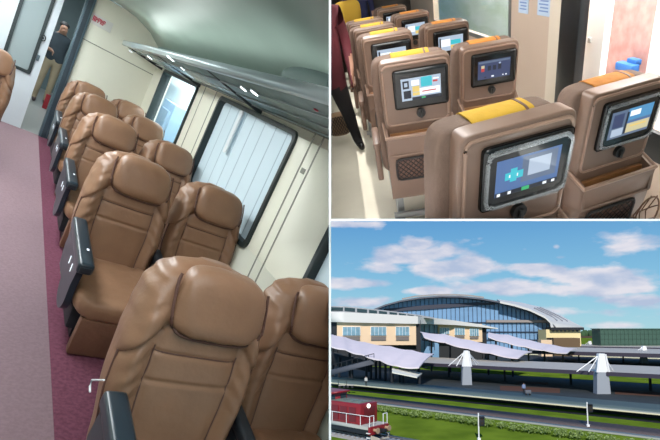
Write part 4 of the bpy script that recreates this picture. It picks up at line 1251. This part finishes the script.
# ------------------------------------------------------------------ sun and sky
sun = bpy.data.lights.new('sun', 'SUN'); sun.energy = 4.2; sun.color = (1, .95, .88); sun.angle = .01
so = bpy.data.objects.new('sun', sun); COL.objects.link(so)
so.rotation_euler = Vector((.12, .84, -.60)).to_track_quat('-Z', 'Y').to_euler()
w = bpy.data.worlds.new('sky'); scene.world = w; w.use_nodes = True
nt = w.node_tree; nt.nodes.clear()
def nd(t, **k):
    n = nt.nodes.new(t)
    for a, b in k.items(): setattr(n, a, b)
    return n
out = nd('ShaderNodeOutputWorld'); bg = nd('ShaderNodeBackground'); bg.inputs['Strength'].default_value = 1.0
nt.links.new(bg.outputs[0], out.inputs[0])
tc = nd('ShaderNodeTexCoord'); sep = nd('ShaderNodeSeparateXYZ'); nt.links.new(tc.outputs['Generated'], sep.inputs[0])
ramp = nd('ShaderNodeValToRGB'); nt.links.new(sep.outputs['Z'], ramp.inputs[0])
e = ramp.color_ramp.elements
e[0].position = 0; e[0].color = lin((172, 214, 224)); e[1].position = .5; e[1].color = lin((56, 112, 176))
for pos, c in ((.03, (162, 210, 226)), (.10, (134, 192, 224)), (.22, (98, 160, 212))):
    x = e.new(pos); x.color = lin(c)
nz = nd('ShaderNodeTexNoise'); nz.inputs['Scale'].default_value = 7; nz.inputs['Detail'].default_value = 7; nz.inputs['Roughness'].default_value = .55
mp = nd('ShaderNodeMapping'); mp.inputs['Scale'].default_value = (1, 1, 2.6); nt.links.new(tc.outputs['Generated'], mp.inputs[0]); nt.links.new(mp.outputs[0], nz.inputs['Vector'])


def mth(op, a, b=None, c=None):
    n = nd('ShaderNodeMath', operation=op)
    for i, v in enumerate((a, b, c)):
        if v is None: continue
        if isinstance(v, (int, float)): n.inputs[i].default_value = v
        else: nt.links.new(v, n.inputs[i])
    return n.outputs[0]


# cloud banks as soft ellipses in direction space, broken up by the noise
acc = None
for px, py, rx, ry, st in ((412, 256, 36, 14, 1.05), (416, 246, 20, 10, 1.0), (440, 268, 54, 9, 1.05), (390, 268, 30, 7, .9), (470, 262, 30, 7, .7), (365, 283, 38, 6, .9), (350, 224, 34, 3.5, .8), (446, 248, 10, 6, .7), (505, 288, 42, 8, 1.0), (545, 270, 30, 7, 1.0), (590, 276, 46, 10, 1.05), (612, 284, 60, 10, .9), (630, 288, 40, 8, .9),
                           (585, 290, 70, 8, .75), (640, 300, 44, 10, .8), (350, 303, 40, 8, .7), (425, 291, 24, 4, .9), (590, 312, 60, 6, .6), (640, 240, 40, 16, .35), (525, 250, 6, 5, .5), (556, 247, 5, 4, .5), (560, 257, 10, 3, .6), (540, 268, 30, 5, .9), (620, 325, 60, 5, .4)):
    d = ray(px, py).normalized(); dx = (ray(px + rx, py).normalized() - d); dy = (ray(px, py - ry).normalized() - d)
    vs = nd('ShaderNodeVectorMath', operation='SUBTRACT'); nt.links.new(tc.outputs['Generated'], vs.inputs[0]); vs.inputs[1].default_value = d
    terms = []
    for v in (dx, dy):
        dt = nd('ShaderNodeVectorMath', operation='DOT_PRODUCT'); nt.links.new(vs.outputs[0], dt.inputs[0]); dt.inputs[1].default_value = v / v.length_squared
        terms.append(mth('MULTIPLY', dt.outputs['Value'], dt.outputs['Value']))
    g = mth('MULTIPLY', mth('EXPONENT', mth('MULTIPLY', mth('ADD', terms[0], terms[1]), -.9)), st)
    acc = g if acc is None else mth('MAXIMUM', acc, g)
fac = mth('ADD', acc, mth('MULTIPLY', mth('SUBTRACT', nz.outputs['Fac'], .5), 2.3))
cr_ = nd('ShaderNodeValToRGB'); nt.links.new(fac, cr_.inputs[0])
cr_.color_ramp.elements[0].position = .30; cr_.color_ramp.elements[0].color = (0, 0, 0, 1)
cr_.color_ramp.elements[1].position = .62; cr_.color_ramp.elements[1].color = (.92, .92, .92, 1)
n2 = nd('ShaderNodeTexNoise'); n2.inputs['Scale'].default_value = 12; n2.inputs['Detail'].default_value = 5; nt.links.new(mp.outputs[0], n2.inputs['Vector'])
cc = nd('ShaderNodeValToRGB'); nt.links.new(n2.outputs['Fac'], cc.inputs[0])
cc.color_ramp.elements[0].position = .38; cc.color_ramp.elements[0].color = lin((182, 194, 220)); cc.color_ramp.elements[1].position = .6; cc.color_ramp.elements[1].color = lin((232, 228, 236))
mx = nd('ShaderNodeMix', data_type='RGBA'); nt.links.new(cr_.outputs[0], mx.inputs['Factor']); nt.links.new(ramp.outputs[0], mx.inputs[6]); nt.links.new(cc.outputs[0], mx.inputs[7])
nt.links.new(mx.outputs[2], bg.inputs['Color'])

# ------------------------------------------------------------------ partitions between the three compartments
pw = mat('white_partition', (252, 252, 252), .6)
def wedge(pa, pb, pc, pd, n, f):
    a = [EYE + ray(*p) * n for p in (pa, pb, pc, pd)]; b = [EYE + ray(*p) * f for p in (pa, pb, pc, pd)]
    mb = MB(); mb.loft([a, b]); return mb
o = wedge((328.9, -30), (331.0, -30), (331.0, 470), (328.9, 470), 1.25, 14).build('wall_partition', pw); o['kind'] = 'structure'
o = wedge((331.0, 218.9), (690, 218.9), (690, 221.0), (331.0, 221.0), 1.1, 9).build('wall_partition_low', pw); o['kind'] = 'structure'

# ------------------------------------------------------------------ put every compartment in place, trim at its partitions
def plane(p, q, keep):
    n = ray(*p).cross(ray(*q)).normalized()
    return n if n.dot(ray(*keep)) > 0 else -n
PL = {1: [plane((328.8, 0), (328.8, 440), (100, 200))],
      2: [plane((331.1, 0), (331.1, 440), (500, 100)), plane((340, 218.8), (650, 218.8), (500, 100))],
      3: [plane((331.1, 0), (331.1, 440), (500, 300)), plane((340, 221.1), (650, 221.1), (500, 300))]}
for o, k in ROOTS:
    o.matrix_basis = M[k] @ o.matrix_basis
bpy.context.view_layer.update()
kidmap = {}
for o in bpy.data.objects:
    if o.parent: kidmap.setdefault(o.parent, []).append(o)


def family(o):
    yield o
    for c in kidmap.get(o, []): yield from family(c)


dead = []
for root, k in ROOTS:
    if root.type == 'LIGHT': continue
    for o in list(family(root)):
        if o.type != 'MESH': continue
        mw = o.matrix_world.copy()
        cs = [mw @ Vector(c) - EYE for c in o.bound_box]
        cutp = []; gone = False
        for n in PL[k]:
            s = [n.dot(c) for c in cs]
            if max(s) <= 0: gone = True
            elif min(s) < 0: cutp.append(n)
        if not gone and cutp:
            inv = mw.inverted(); bm = bmesh.new(); bm.from_mesh(o.data); cut = False
            for n in cutp:
                pc = inv @ EYE; pn = (mw.to_3x3().transposed() @ n).normalized()
                vs = [pn.dot(v.co - pc) for v in bm.verts]
                if not vs or min(vs) >= -1e-7: continue
                if max(vs) <= 0: gone = True; break
                cut = True
                r = bmesh.ops.bisect_plane(bm, geom=bm.verts[:] + bm.edges[:] + bm.faces[:], plane_co=pc, plane_no=pn, clear_inner=True)
                ed = [e_ for e_ in r['geom_cut'] if isinstance(e_, bmesh.types.BMEdge)]
                if ed:
                    try: bmesh.ops.holes_fill(bm, edges=ed, sides=0)
                    except Exception: pass
            if cut and not gone:
                if o.data.users > 1: o.data = o.data.copy()
                bm.to_mesh(o.data)
                if not o.data.polygons: gone = True
            bm.free()
        if gone: dead.append(o)
for o in dead:
    for c in kidmap.get(o, []):
        if c not in dead:
            mw = c.matrix_world.copy(); c.parent = o.parent; c.matrix_world = mw
names = {o.name for o in dead}
roots_left = [(r, k) for r, k in ROOTS if r.name not in names]
for o in dead: bpy.data.objects.remove(o)

vs_ = scene.view_settings
vs_.view_transform = 'Standard'; vs_.look = 'None'; vs_.exposure = 0; vs_.gamma = 1; vs_.use_curve_mapping = False
